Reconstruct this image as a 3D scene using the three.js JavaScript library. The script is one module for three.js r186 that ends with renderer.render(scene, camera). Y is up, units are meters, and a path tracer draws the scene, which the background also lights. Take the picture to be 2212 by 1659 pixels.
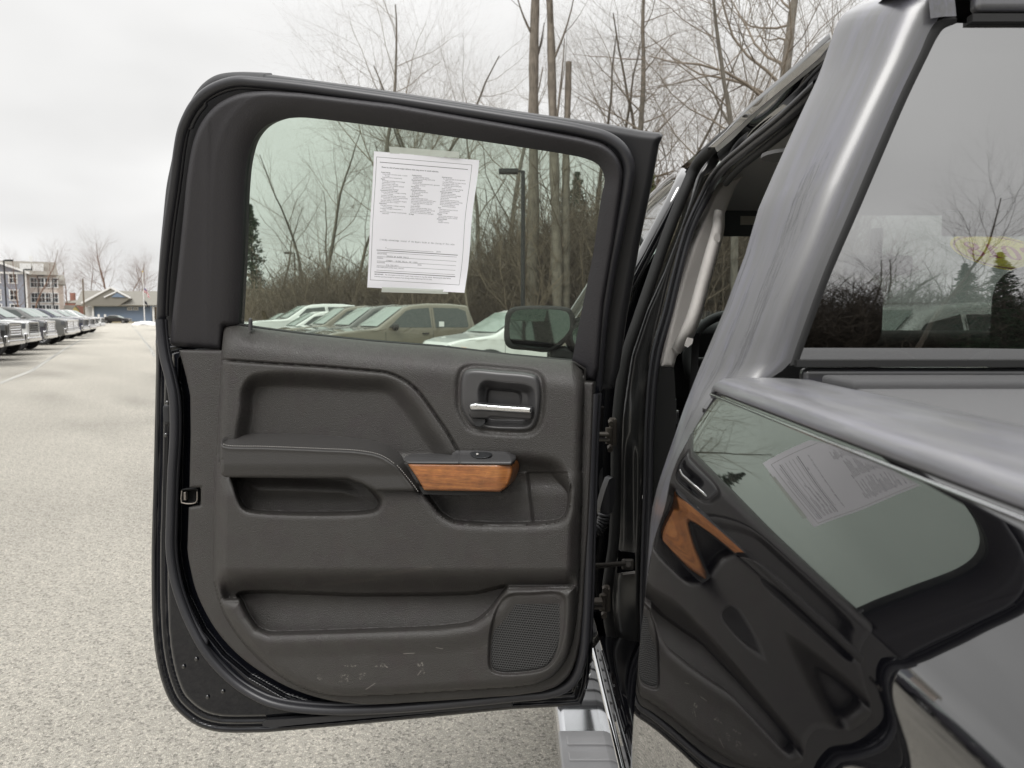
import * as THREE from 'three';
import { mergeGeometries, mergeVertices, toCreasedNormals } from 'three/addons/utils/BufferGeometryUtils.js';
import { RoundedBoxGeometry } from 'three/addons/geometries/RoundedBoxGeometry.js';
import { TessellateModifier } from 'three/addons/modifiers/TessellateModifier.js';
import { ImprovedNoise } from 'three/addons/math/ImprovedNoise.js';

// ------------------------------------------------------------ camera, sky, sun, exposure
const F = 1663.3, CX = 1106, CY = 829.5, EYE = 1.58;            // photo units: 2212 x 1659
const PITCH = Math.atan((CY - 679) / F);
const scene = new THREE.Scene();
const camera = new THREE.PerspectiveCamera(2 * Math.atan(CY / F) * 180 / Math.PI, 4 / 3, 0.03, 3000);
camera.position.set(0, EYE, 0);
camera.rotation.set(-PITCH, 0, 0);
camera.updateMatrixWorld();
camera.focus = 1.62; camera.userData.fStop = 9;                 // a phone's small lens: the far lot is slightly soft
const renderer = new THREE.WebGLRenderer({ antialias: true });
renderer.toneMapping = THREE.LinearToneMapping;
renderer.toneMappingExposure = 1.2;
renderer.shadowMap.enabled = true;

const NOI = new ImprovedNoise();
function fbm(x, y, z, o = 4) { let s = 0, a = 0.5; for (let i = 0; i < o; i++) { s += a * NOI.noise(x, y, z); x *= 2.03; y *= 2.03; z *= 2.03; a *= 0.5; } return s; }
function rng(seed) { let a = seed >>> 0; return () => { a = (a + 0x6D2B79F5) | 0; let t = Math.imul(a ^ (a >>> 15), 1 | a); t = (t + Math.imul(t ^ (t >>> 7), 61 | t)) ^ t; return ((t ^ (t >>> 14)) >>> 0) / 4294967296; }; }
const clamp = (x, a = 0, b = 1) => Math.min(b, Math.max(a, x));
const smooth = (a, b, x) => { const t = clamp((x - a) / (b - a)); return t * t * (3 - 2 * t); };
const lerp = (a, b, t) => a + (b - a) * t;

{ // overcast sky: even near the horizon, brighter towards the zenith, soft cloud streaks
  const W = 1024, H = 512, d = new Float32Array(W * H * 4);
  for (let j = 0; j < H; j++) for (let i = 0; i < W; i++) {
    const el = ((j + 0.5) / H - 0.5) * Math.PI, az = (i + 0.5) / W * 2 * Math.PI;
    const X = Math.cos(el) * Math.cos(az), Y = Math.sin(el), Z = Math.cos(el) * Math.sin(az);
    const k = 1.7 / (Math.max(Y, 0) + 0.25);
    const c = fbm(X * k, Y * 3 + 5, Z * k, 5), c2 = fbm(X * k * 0.5 + 9, Y * 9, Z * k * 0.5, 3);
    let L = 0.735 + 1.15 * smooth(0.24, 1.0, Y) + 0.17 * c + 0.11 * c2;
    const o = (j * W + i) * 4; d[o] = L * 1.003; d[o + 1] = L * 1.0; d[o + 2] = L * 0.992; d[o + 3] = 1;
  }
  const t = new THREE.DataTexture(d, W, H, THREE.RGBAFormat, THREE.FloatType);
  t.mapping = THREE.EquirectangularReflectionMapping; t.magFilter = THREE.LinearFilter; t.minFilter = THREE.LinearFilter; t.needsUpdate = true;
  scene.background = t; scene.environment = t;
}
const sun = new THREE.DirectionalLight(new THREE.Color(1, 0.98, 0.95), 1.5);
sun.position.set(-13, 32, 26); sun.target.position.set(0, 0, 0); scene.add(sun, sun.target);
sun.castShadow = true; sun.shadow.radius = 46; sun.shadow.mapSize.set(2048, 2048);
Object.assign(sun.shadow.camera, { left: -70, right: 70, top: 70, bottom: -70, near: 1, far: 160 });

// ------------------------------------------------------------ helpers
const V3 = (x, y, z) => new THREE.Vector3(x, y, z);
const CAMP = V3(0, EYE, 0);
function ray(px, py) { const x = (px - CX) / F, y = -(py - CY) / F, c = Math.cos(PITCH), s = Math.sin(PITCH); return V3(x, -s + y * c, -c - y * s); }
function P(px, py, d) { const r = ray(px, py); return r.multiplyScalar(d / -r.z).add(CAMP); }       // photo point at a distance d
function onGround(px, py, y = 0) { const r = ray(px, py); return r.multiplyScalar((y - EYE) / r.y).add(CAMP); }
function frame(px, py, d, yaw, tilt = 0) {      // a plane through a photo point; yaw turns it about the vertical, tilt leans its top towards the viewer
  const n = V3(0, -Math.sin(tilt), Math.cos(tilt)).applyAxisAngle(V3(0, 1, 0), yaw);
  const u = V3(1, 0, 0).applyAxisAngle(V3(0, 1, 0), yaw); return { o: P(px, py, d), n, u, v: n.clone().cross(u) };
}
function pt(fr, px, py, h = 0) { const r = ray(px, py); const t = (fr.o.clone().sub(CAMP).dot(fr.n) + h / 1000) / r.dot(fr.n); return r.multiplyScalar(t).add(CAMP); }
const planeUV = (fr, p) => { const q = p.clone().sub(fr.o); return [q.dot(fr.u), q.dot(fr.v)]; };          // metres along a panel
function crv(pts, closed = false, step = 6) {   // smooth polyline through points
  const c = new THREE.CatmullRomCurve3(pts.map(p => V3(p[0], p[1], p[2] || 0)), closed, 'centripetal');
  const L = c.getLength(), n = Math.max(4, Math.round(L / step)); const out = c.getSpacedPoints(n).map(p => [p.x, p.y, p.z]);
  if (closed) out.pop(); return out;
}
function segd(px, py, a, b) { const dx = b[0] - a[0], dy = b[1] - a[1], l = dx * dx + dy * dy || 1e-9, t = clamp(((px - a[0]) * dx + (py - a[1]) * dy) / l); const x = a[0] + dx * t, y = a[1] + dy * t; return [Math.hypot(px - x, py - y), x, y]; }
function lineD(pl, px, py) { let m = 1e9; for (let i = 0; i + 1 < pl.length; i++) { const d = segd(px, py, pl[i], pl[i + 1])[0]; if (d < m) m = d; } return m; }
function near(pl, px, py) { let m = [1e9, 0, 0]; for (let i = 0; i < pl.length; i++) { const d = segd(px, py, pl[i], pl[(i + 1) % pl.length]); if (d[0] < m[0]) m = d; } return m; }
function inside(pl, px, py) { let s = false; for (let i = 0, j = pl.length - 1; i < pl.length; j = i++) { const a = pl[i], b = pl[j]; if ((a[1] > py) !== (b[1] > py) && px < (b[0] - a[0]) * (py - a[1]) / (b[1] - a[1]) + a[0]) s = !s; } return s; }
function sdf(pl) {                               // >0 inside; with a box test so that far points are cheap
  let x0 = 1e9, x1 = -1e9, y0 = 1e9, y1 = -1e9; for (const p of pl) { x0 = Math.min(x0, p[0]); x1 = Math.max(x1, p[0]); y0 = Math.min(y0, p[1]); y1 = Math.max(y1, p[1]); }
  return (px, py) => { const bx = Math.max(x0 - px, px - x1, y0 - py, py - y1); if (bx > 60) return -bx; const d = near(pl, px, py)[0]; return inside(pl, px, py) ? d : -d; };
}
const lip = (d, r) => d >= r ? 0 : r - Math.sqrt(Math.max(0, r * r - (r - Math.max(d, 0)) * (r - Math.max(d, 0))));   // drop of a rounded edge
const yAt = (pl, x) => { for (let i = 0; i + 1 < pl.length; i++) { const a = pl[i], b = pl[i + 1]; if (x >= a[0] && x <= b[0]) return lerp(a[1], b[1], (x - a[0]) / (b[0] - a[0] || 1)); } return x < pl[0][0] ? pl[0][1] : pl[pl.length - 1][1]; };
const xAt = (pl, y) => yAt(pl.map(p => [p[1], p[0]]), y);

const used = {};
function numbered(n) { used[n] = (used[n] || 0) + 1; return used[n] === 1 ? n : n + '_' + String(used[n] - 1).padStart(3, '0'); }
function mesh(name, geo, m, parent = scene) {
  if (Array.isArray(geo)) geo = mergeGeometries(geo.map(g => { g = g.index ? g.toNonIndexed() : g; for (const k of Object.keys(g.attributes)) if (!['position', 'normal', 'uv'].includes(k)) g.deleteAttribute(k); if (!g.attributes.normal) g.computeVertexNormals(); if (!g.attributes.uv) g.setAttribute('uv', new THREE.Float32BufferAttribute(new Float32Array(g.attributes.position.count * 2), 2)); return g; }));
  const o = new THREE.Mesh(geo, m); o.name = parent === scene ? numbered(name) : name; o.castShadow = o.receiveShadow = true; parent.add(o); return o;
}
function group(name, label, category, grp, pos) { const g = new THREE.Group(); g.name = numbered(name); g.userData = { label, category }; if (grp) g.userData.group = grp; if (pos) g.position.copy(pos); scene.add(g); return g; }
function tag(o, label, category, grp) { o.userData = { ...o.userData, label, category }; if (grp) o.userData.group = grp; return o; }
function struct(o) { o.userData.kind = 'structure'; return o; }
function copyOf(root, label) { const c = root.clone(); c.name = numbered(root.name.replace(/_\d{3}$/, '')); c.userData = { ...root.userData }; if (label) c.userData.label = label; scene.add(c); return c; }
function box(w, h, d, x = 0, y = 0, z = 0, r = 0) { const g = r ? new RoundedBoxGeometry(w, h, d, 2, r) : new THREE.BoxGeometry(w, h, d); g.translate(x, y, z); return g; }
function cyl(a, b, r0, r1 = r0, n = 10) {
  const d = b.clone().sub(a), g = new THREE.CylinderGeometry(r1, r0, d.length(), n); g.translate(0, d.length() / 2, 0);
  g.applyQuaternion(new THREE.Quaternion().setFromUnitVectors(V3(0, 1, 0), d.normalize())); g.translate(a.x, a.y, a.z); return g;
}
function tube(pts, r, n = 10, closed = false, seg) { const c = new THREE.CatmullRomCurve3(pts, closed, 'centripetal'); return new THREE.TubeGeometry(c, seg || pts.length * 2, r, n, closed); }
// a moulded surface: a region of the door (or another panel) with a height in mm over its plane, and a rim that closes it
function relief(fr, outer, hfn, { holes = [], step = 3, rim = 12 } = {}) {
  let x0 = 1e9, x1 = -1e9, y0 = 1e9, y1 = -1e9; for (const p of outer) { x0 = Math.min(x0, p[0]); x1 = Math.max(x1, p[0]); y0 = Math.min(y0, p[1]); y1 = Math.max(y1, p[1]); }
  const nx = Math.ceil((x1 - x0) / step) + 2, ny = Math.ceil((y1 - y0) / step) + 2, ins = new Uint8Array(nx * ny);
  const at = (i, j) => [x0 + (i - 0.5) * step, y0 + (j - 0.5) * step];
  for (let j = 0; j < ny; j++) for (let i = 0; i < nx; i++) { const [x, y] = at(i, j); ins[j * nx + i] = inside(outer, x, y) && !holes.some(h => inside(h, x, y)) ? 1 : 0; }
  const id = new Int32Array(nx * ny).fill(-1), pos = [], uvs = [], idx = [];
  const put = (x, y, h) => { const p = pt(fr, x, y, h); pos.push(p.x, p.y, p.z); uvs.push(...planeUV(fr, p)); return pos.length / 3 - 1; };
  const vert = (i, j) => {
    const k = j * nx + i; if (id[k] >= 0) return id[k]; let [x, y] = at(i, j);
    if (!ins[k]) { let m = near(outer, x, y); for (const h of holes) { const n2 = near(h, x, y); if (n2[0] < m[0]) m = n2; } x = m[1]; y = m[2]; }
    return id[k] = put(x, y, hfn(x, y));
  };
  for (let j = 0; j + 1 < ny; j++) for (let i = 0; i + 1 < nx; i++) {
    const a = j * nx + i; if (ins[a] + ins[a + 1] + ins[a + nx] + ins[a + nx + 1] < 1) continue;
    const v = [vert(i, j), vert(i + 1, j), vert(i + 1, j + 1), vert(i, j + 1)]; idx.push(v[0], v[3], v[1], v[1], v[3], v[2]);
  }
  const surf = new THREE.BufferGeometry(); surf.setAttribute('position', new THREE.Float32BufferAttribute(pos, 3)); surf.setAttribute('uv', new THREE.Float32BufferAttribute(uvs, 2)); surf.setIndex(idx); surf.computeVertexNormals();
  if (!rim) return surf;
  const rp = [], ru = [], ri = [];
  for (const pl of [outer, ...holes]) {
    const b = rp.length / 3; pl.forEach(([x, y]) => { const h = hfn(x, y); for (const q of [h, h - rim]) { const p = pt(fr, x, y, h).addScaledVector(fr.n, (q - h) / 1000); rp.push(p.x, p.y, p.z); const w = planeUV(fr, p); ru.push(w[0], w[1] + (h - q) * 0.001); } });
    for (let k = 0; k < pl.length; k++) { const a = b + 2 * k, c = b + 2 * ((k + 1) % pl.length); ri.push(a, a + 1, c, c, a + 1, c + 1); }
  }
  const sk = new THREE.BufferGeometry(); sk.setAttribute('position', new THREE.Float32BufferAttribute(rp, 3)); sk.setAttribute('uv', new THREE.Float32BufferAttribute(ru, 2)); sk.setIndex(ri); sk.computeVertexNormals();
  return mergeGeometries([surf.toNonIndexed(), sk.toNonIndexed()]);
}
// a skin through rows of points
function skin(rows, flip = false, closed = false) {
  const n = rows[0].length, pos = [], uvs = [], idx = [];
  rows.forEach((r, j) => r.forEach((p, i) => { pos.push(p.x, p.y, p.z); uvs.push(i / (n - 1), j / (rows.length - 1)); }));
  for (let j = 0; j + 1 < rows.length; j++) for (let i = 0; i + 1 < n; i++) { const a = j * n + i, b = a + 1, c = a + n, d = c + 1; flip ? idx.push(a, b, c, b, d, c) : idx.push(a, c, b, b, c, d); }
  const g = new THREE.BufferGeometry(); g.setAttribute('position', new THREE.Float32BufferAttribute(pos, 3)); g.setAttribute('uv', new THREE.Float32BufferAttribute(uvs, 2)); g.setIndex(idx); g.computeVertexNormals(); return g;
}
// ------------------------------------------------------------ textures and materials
function dataTex(n, fn, srgb = false, m = n) {
  const d = new Uint8Array(n * m * 4); for (let j = 0; j < m; j++) for (let i = 0; i < n; i++) { const c = fn(i, j); const o = (j * n + i) * 4; if (typeof c === 'number') d[o] = d[o + 1] = d[o + 2] = clamp(c) * 255; else { d[o] = clamp(c[0]) * 255; d[o + 1] = clamp(c[1]) * 255; d[o + 2] = clamp(c[2]) * 255; } d[o + 3] = 255; }
  const t = new THREE.DataTexture(d, n, m); t.wrapS = t.wrapT = THREE.RepeatWrapping; t.magFilter = THREE.LinearFilter; t.minFilter = THREE.LinearMipmapLinearFilter; t.generateMipmaps = true; if (srgb) t.colorSpace = THREE.SRGBColorSpace; t.needsUpdate = true; return t;
}
function rep(t, u, v = u, ou = 0, ov = 0) { const c = t.clone(); c.repeat.set(u, v); c.offset.set(ou, ov); c.needsUpdate = true; return c; }
function worley(n, cells, seed) {                 // tiling cell noise: distance to the two nearest points
  const r = rng(seed), pts = []; for (let j = 0; j < cells; j++) for (let i = 0; i < cells; i++) pts.push([(i + r()) / cells, (j + r()) / cells, r()]);
  return (i, j) => {
    const x = i / n, y = j / n, ci = Math.floor(x * cells), cj = Math.floor(y * cells); let a = 9, b = 9, k = 0;
    for (let dj = -1; dj <= 1; dj++) for (let di = -1; di <= 1; di++) { const ii = (ci + di + cells) % cells, jj = (cj + dj + cells) % cells, p = pts[jj * cells + ii]; let dx = Math.abs(p[0] - x), dy = Math.abs(p[1] - y); dx = Math.min(dx, 1 - dx); dy = Math.min(dy, 1 - dy); const d = Math.hypot(dx, dy) * cells; if (d < a) { b = a; a = d; k = p[2]; } else if (d < b) b = d; }
    return [a, b, k];
  };
}
const lin = (r, g = r, b = r) => new THREE.Color().setRGB(r, g, b);
const std = (c, rough = 0.6, o = {}) => new THREE.MeshStandardMaterial({ color: c, roughness: rough, ...o });
const phy = (c, rough = 0.6, o = {}) => new THREE.MeshPhysicalMaterial({ color: c, roughness: rough, ...o });
const leatherTex = (() => { const w = worley(512, 40, 7), w2 = worley(512, 22, 9); return dataTex(512, (i, j) => { const a = w(i, j), b = w2(i, j); return 0.2 + 0.65 * smooth(0.03, 0.35, a[1] - a[0]) * (0.75 + 0.25 * a[2]) + 0.2 * smooth(0.02, 0.3, b[1] - b[0]) - 0.1; }); })();
const grainTex = (() => { const r = rng(3); return dataTex(256, () => r()); })();
const M = {
  paint: phy(lin(0.003, 0.003, 0.004), 0.02, { ior: 1.95, clearcoat: 1, clearcoatRoughness: 0.012 }),
  rubber: std(lin(0.02, 0.02, 0.022), 0.5),
  rubberMatte: std(lin(0.01), 0.7),
  seal: std(lin(0.03, 0.03, 0.034), 0.36),
  upperTrim: std(lin(0.024, 0.0225, 0.0255), 0.56, { bumpMap: rep(grainTex, 3), bumpScale: 0.0004 }),
  armrest: std(lin(0.041, 0.039, 0.0375), 0.48, { bumpMap: rep(leatherTex, 8), bumpScale: 0.00035 }),
  plastic: std(lin(0.055, 0.054, 0.055), 0.33),
  shell: phy(lin(0.006, 0.0065, 0.009), 0.5, { specularIntensity: 0, clearcoat: 1, clearcoatRoughness: 0.04 }),
  darkPlastic: std(lin(0.02, 0.021, 0.023), 0.45),
  chrome: std(lin(0.78, 0.79, 0.8), 0.08, { metalness: 1 }),
  steel: std(lin(0.3, 0.27, 0.24), 0.5, { metalness: 0.8 }),
  thread: std(lin(0.42, 0.4, 0.38), 0.7),
};
// ============================================================ the lot: asphalt, markings
const LD = V3(-0.449, 0, -0.893), LN = V3(0.893, 0, -0.449);   // along the driving lane; across it, to the right
const lane = (t, s, y = 0) => V3(LD.x * t + LN.x * s, y, LD.z * t + LN.z * s);
{
  const w1 = worley(1024, 130, 11), w2 = worley(1024, 60, 12), r = rng(8);
  const asphalt = dataTex(1024, (i, j) => { const a = w1(i, j), b = w2(i, j); const st = smooth(0.06, 0.3, a[1] - a[0]); let v = 0.56 + 0.21 * st * (0.35 + a[2] * 0.95) + (b[2] > 0.72 ? 0.1 * smooth(0.05, 0.25, b[1] - b[0]) : 0) - (b[2] < 0.12 ? 0.12 : 0) + (r() - 0.5) * 0.06; return [v * 1.02, v * 0.995, v * 0.94]; }, true);
  const abump = dataTex(1024, (i, j) => { const a = w1(i, j); return smooth(0.0, 0.45, a[1] - a[0]) * (0.5 + 0.5 * a[2]); });
  const g = new THREE.BufferGeometry(), pos = [], col = [], uv = [], idx = []; const R = [], A = 220;
  for (let k = 0; k <= 90; k++) R.push(0.25 * Math.pow(1.112, k) - 0.24);
  for (let k = 0; k < R.length; k++) for (let a = 0; a <= A; a++) {
    const t = a / A * Math.PI * 2, x = R[k] * Math.sin(t), z = -R[k] * Math.cos(t); pos.push(x, 0, z); uv.push(x / 0.62, z / 0.62);
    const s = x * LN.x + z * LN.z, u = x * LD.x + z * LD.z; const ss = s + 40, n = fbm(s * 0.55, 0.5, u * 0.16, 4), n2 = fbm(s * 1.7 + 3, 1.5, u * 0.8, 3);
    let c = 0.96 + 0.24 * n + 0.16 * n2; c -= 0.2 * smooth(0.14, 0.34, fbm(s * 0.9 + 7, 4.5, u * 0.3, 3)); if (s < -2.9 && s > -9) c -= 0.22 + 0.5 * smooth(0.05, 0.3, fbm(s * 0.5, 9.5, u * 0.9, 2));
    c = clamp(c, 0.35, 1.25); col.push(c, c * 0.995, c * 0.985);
  }
  for (let k = 0; k + 1 < R.length; k++) for (let a = 0; a < A; a++) { const q = k * (A + 1) + a; idx.push(q, q + A + 1, q + 1, q + 1, q + A + 1, q + A + 2); }
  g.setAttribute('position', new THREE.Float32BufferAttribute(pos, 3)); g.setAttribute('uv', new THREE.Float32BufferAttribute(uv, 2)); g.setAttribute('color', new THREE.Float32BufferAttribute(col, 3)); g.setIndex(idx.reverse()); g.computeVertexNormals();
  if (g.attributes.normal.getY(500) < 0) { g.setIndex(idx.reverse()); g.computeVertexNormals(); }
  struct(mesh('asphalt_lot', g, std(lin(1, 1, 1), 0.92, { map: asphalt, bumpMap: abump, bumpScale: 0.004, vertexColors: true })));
}
// painted lines, verge, snow heap
{
  const paintT = dataTex(256, (i, j) => { const n = fbm(i / 30, j / 30, 2, 4); const v = 0.72 - 0.25 * smooth(0.0, 0.35, n + 0.1); return [v, v * 0.99, v * 0.95]; }, true);
  const lineM = std(lin(0.85), 0.8, { map: paintT });
  const mark = (pts, w) => { const rows = []; pts.forEach((p, i) => { const a = pts[Math.max(0, i - 1)], b = pts[Math.min(pts.length - 1, i + 1)], d = b.clone().sub(a).normalize(), n = V3(-d.z, 0, d.x).multiplyScalar(w / 2); rows.push([p.clone().add(n).setY(0.004), p.clone().sub(n).setY(0.004)]); }); const g = skin(rows, true); g.computeVertexNormals(); return g; };
  struct(mesh('lane_line', mark([[-60, 852], [70, 800], [140, 754], [179, 732], [205, 716]].map(p => onGround(...p)), 0.13), lineM));
  struct(mesh('lane_line', mark([[283, 702], [300, 720], [324, 752], [334, 770]].map(p => onGround(...p)), 0.13), lineM));
  for (const t of [30, 33.6, 38, 43.5, 49]) struct(mesh('bay_line', mark([lane(t, -2.6), lane(t, -8.5)], 0.11), lineM));
  const verge = std(lin(0.22, 0.17, 0.075), 0.95, { map: dataTex(128, (i, j) => 0.75 + 0.35 * fbm(i / 6, j / 6, 3, 3)) });
  const q = (a, b, c, d, y) => skin([[a.setY(y), b.setY(y)], [c.setY(y), d.setY(y)]], false);
  struct(mesh('grass_verge', q(P(120, 690, 260), P(345, 690, 260), P(120, 690, 143), P(345, 690, 143), 0.03), verge));
  struct(mesh('woodland_floor', q(lane(-40, 12.5), lane(140, 12.5), lane(-40, 130), lane(140, 130), 0.02), std(lin(0.1, 0.075, 0.05), 1, { map: dataTex(128, (i, j) => 0.7 + 0.6 * fbm(i / 5, j / 5, 8, 3)) })));
  const sn = new THREE.SphereGeometry(1, 32, 12, 0, Math.PI * 2, 0, Math.PI / 2), p = sn.attributes.position; for (let i = 0; i < p.count; i++) { const k = 1 + 0.5 * fbm(p.getX(i) * 2, p.getY(i) * 2, p.getZ(i) * 2, 3); p.setXYZ(i, p.getX(i) * 1.7 * k, p.getY(i) * 0.55 * k, p.getZ(i) * 1.1 * k); } sn.computeVertexNormals();
  const s = mesh('snow_heap', sn, std(lin(0.8, 0.81, 0.83), 0.8)); const c = onGround(313, 702); s.position.set(c.x, 0, c.z); tag(s, 'melting snow heap at the foot of the flagpole', 'snow heap');
}
// ============================================================ the black pickup truck: open rear door
const truck = group('pickup_truck', 'black crew cab pickup truck with its rear door swung open', 'pickup truck', null, V3(1.2, 0, -1.2));
function part(name, geo, m, parent = truck) {     // geometry given in scene coordinates, kept relative to the truck's base
  if (Array.isArray(geo)) { const t = mesh(name, geo, m, parent); t.geometry.translate(-1.2, 0, 1.2); return t; }
  geo.translate(-1.2, 0, 1.2); return mesh(name, geo, m, parent);
}
const DL = frame(800, 800, 1.6, -0.245, 0.0);         // trim plane of the lower door (leans with the hinge axis below)
const DU = frame(800, 738, 1.64, -0.245, 0.31);       // upper frame, leaning in like the cab side
{
  const s = a => V3(...a);
  // ---- shell
  const outline = [...crv([[336, 735], [337, 780], [336, 830], [334, 930], [331, 1055], [327.5, 1180], [327.5, 1280], [330, 1355], [337, 1420], [350, 1475], [370, 1520], [400, 1551], [430, 1570], [465, 1580], [500, 1583], [575, 1582]], false, 10), [750, 1567], [925, 1550], [1106, 1532], [1240, 1525], ...crv([[1255, 1524], [1264, 1500], [1272, 1465], [1278, 1329], [1283, 1150], [1288, 950], [1296, 830]], false, 20), [1240, 790], [1000, 765], [700, 728], [520, 705], [420, 715]];
  const dOut = sdf(outline);
  const prof = [[0, -84], [3, -78], [8, -77], [11, -82], [15, -82], [20, -66], [25, -64], [28, -69], [32, -67], [37, -52], [400, -50]]; let trimSd = () => -99;
  const shellH = (x, y) => { const d = Math.max(0, dOut(x, y)); let h = yAt(prof, d); if (y < 800) h = Math.min(h, -46); if (d > 50) { const q = trimSd(x, y); h -= 26 * smooth(-24, -17, q); } return h; };
  const trimEdge = [[387, 756], [403, 816], [411, 855], [412, 936], [409.5, 1053], [408, 1096], [405, 1185], [412, 1230], [425, 1280], [460, 1350], [500, 1400], [550, 1442], [625, 1485], [700, 1510], [850, 1520], [1106, 1503], [1206, 1480], [1234, 1450], [1250, 1400], [1283, 826]]; trimSd = sdf(trimEdge);
  const door = part('rear_door', relief(DL, outline, shellH, { step: 3.2, rim: 30 }), M.shell);
  // outer skin of the door
  part('door_skin', relief(DL, outline, (x, y) => -90 - 55 * smooth(0, 160, dOut(x, y)), { step: 14, rim: 0 }), M.paint, door);
  // ---- seal that runs round the door
  const sealLow = crv([[346, 690], [349, 731], [356, 775], [367, 819], [375, 863], [377, 936], [372, 1024], [369, 1112], [368, 1185], [374, 1235], [386, 1283], [415, 1355], [450, 1415], [500, 1468], [550, 1502], [600, 1522], [700, 1534], [850, 1530], [1106, 1506], [1200, 1494], [1238, 1470], [1258, 1420], [1266, 1330], [1272, 1150], [1278, 950], [1284, 850]], false, 12);
  part('door_seal', [tube(sealLow.map(p => pt(DL, p[0], p[1], -34 - 12 * smooth(1380, 1500, p[1]))), 0.0105, 10), tube(sealLow.map(p => pt(DL, p[0] + (p[1] > 1400 ? 2 : 10), p[1] - (p[1] > 1300 ? 12 * smooth(1300, 1450, p[1]) : 0), -42 - 12 * smooth(1380, 1500, p[1]))), 0.006, 7)], M.seal, door);
  // ---- upper frame: blackout post, seal, moulded surround, glass
  const frameOut = [...crv([[336, 745], [339, 650], [345, 550], [352, 475], [360, 400], [370, 350], [380, 300], [390, 268], [402, 238], [417, 209], [437, 182], [465, 163], [500, 156], [550, 157]], false, 8), [572, 158.5], [574, 162], [760, 187], [1000, 224], [1106, 241], [1306, 270], [1386, 285], [1424, 289], [1431, 295], [1422, 316], [1409, 389], [1382, 520], [1352, 692], [1336, 804], [1326, 838], [1284, 845], [1262, 820], [1235, 795], [950, 765], [515, 712], [420, 760]];
  const win = [...crv([[514, 708], [515, 690], [522, 550], [527, 400], [534, 342], [547, 302], [570, 275], [602, 260], [645, 254], [700, 258]], false, 8), [850, 277], [1106, 315], ...crv([[1216, 332], [1266, 343], [1294, 358], [1306, 386], [1299, 425]], false, 8), [1281, 550], [1251, 700], [1234, 788], [1106, 778], [950, 759], [800, 747], [650, 731], [560, 719]];
  const dFO = sdf(frameOut), dWin = sdf(win);
  part('window_frame', relief(DU, frameOut, (x, y) => -52 + 6 * smooth(0, 14, dFO(x, y)) - lip(dFO(x, y), 6), { holes: [win], step: 4, rim: 26 }), M.rubber, door);
  const sealUp = crv([[348, 705], [352.5, 600], [364, 488], [378, 389], [386, 325], [394, 283], [405, 255], [419, 230], [442, 205], [472, 187], [514, 176], [557, 178.4], [650, 188], [756, 202.7], [900, 224], [1106, 257], [1256, 282], [1316, 300], [1346, 325], [1359, 360], [1355, 400], [1341, 475], [1321, 575], [1302, 700], [1290, 840]], false, 12);
  const sr = (x, y) => x < 380 ? 0.0085 : 0.0105;
  part('frame_seal', [tube(sealUp.map(p => pt(DU, p[0], p[1], -22)), 0.0108, 10), tube(sealUp.slice(2).map(p => pt(DU, p[0] + (p[0] < 440 ? 11 : p[0] > 1290 ? -8 : 2), p[1] + (p[0] < 400 || p[0] > 1320 ? 0 : 13), -26)), 0.005, 7)], M.seal, door);
  const surround = [...crv([[367, 740], [374, 670], [382, 600], [395, 475], [405, 375], [419, 302], [438, 260], [470, 225], [515, 203], [565, 197], [650, 201]], false, 8), [850, 225], [1106, 270], ...crv([[1256, 298], [1306, 314], [1332, 338], [1344, 372], [1341, 415]], false, 8), [1325, 530], [1304, 655], [1293, 797], [1284, 823], [1259, 823], [1259, 798], [1234, 786], [1234, 788], [1106, 778], [950, 759], [800, 747], [650, 731], [560, 719], [514, 708], [484, 705], [479, 757], [372, 747]];
  const holeUp = win.map(p => [p[0], p[1] > 700 ? p[1] + 14 : p[1]]);
  const dSu = sdf(surround);
  part('window_surround', relief(DU, [...surround.slice(0, surround.length - 12), [1234, 800], [1106, 792], [950, 773], [800, 761], [650, 745], [560, 733], [512, 722], [484, 720], [479, 757], [372, 747]],
    (x, y) => { const e = Math.max(0, dSu(x, y)), w = Math.max(0, -dWin(x, y)); return 2 - lip(e, 13) - 20 * Math.pow(1 - clamp(w / 62), 2.2) + 1.1 * Math.exp(-Math.pow((w - 66) / 9, 2)); }, { holes: [win], step: 3, rim: 16 }), M.upperTrim, door);
  const glassM = phy(lin(0.63, 0.715, 0.63), 0.01, { transmission: 1, thickness: 0, ior: 1.5, side: THREE.DoubleSide });
  const gl = win.map(p => [p[0] + (p[0] < 800 ? -8 : 8), p[1] + (p[1] < 600 ? -8 : 30)]);
  part('window_glass', relief(DU, gl, () => -25, { step: 40, rim: 0 }), glassM, door);
  part('belt_wiper', relief(DU, [[512, 700], [560, 708], [650, 720], [800, 736], [950, 748], [1106, 767], [1236, 779], [1236, 786], [1106, 775], [950, 757], [800, 745], [650, 729], [560, 717], [512, 709]], () => -18, { step: 4, rim: 8 }), M.rubberMatte, door);

  // ---- moulded trim panel
  const beltTop = [[484, 705], [515, 703], [560, 710], [650, 722], [800, 738], [950, 750], [1106, 769], [1236, 781], [1262, 798]];
  const seam = [[474, 777], [585, 785], [700, 792], [770, 798], ...crv([[810, 801.6], [836, 805], [862, 815], [888, 831], [909, 852], [927, 876], [945, 902], [966, 933], [989, 973]], false, 5)];
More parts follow.
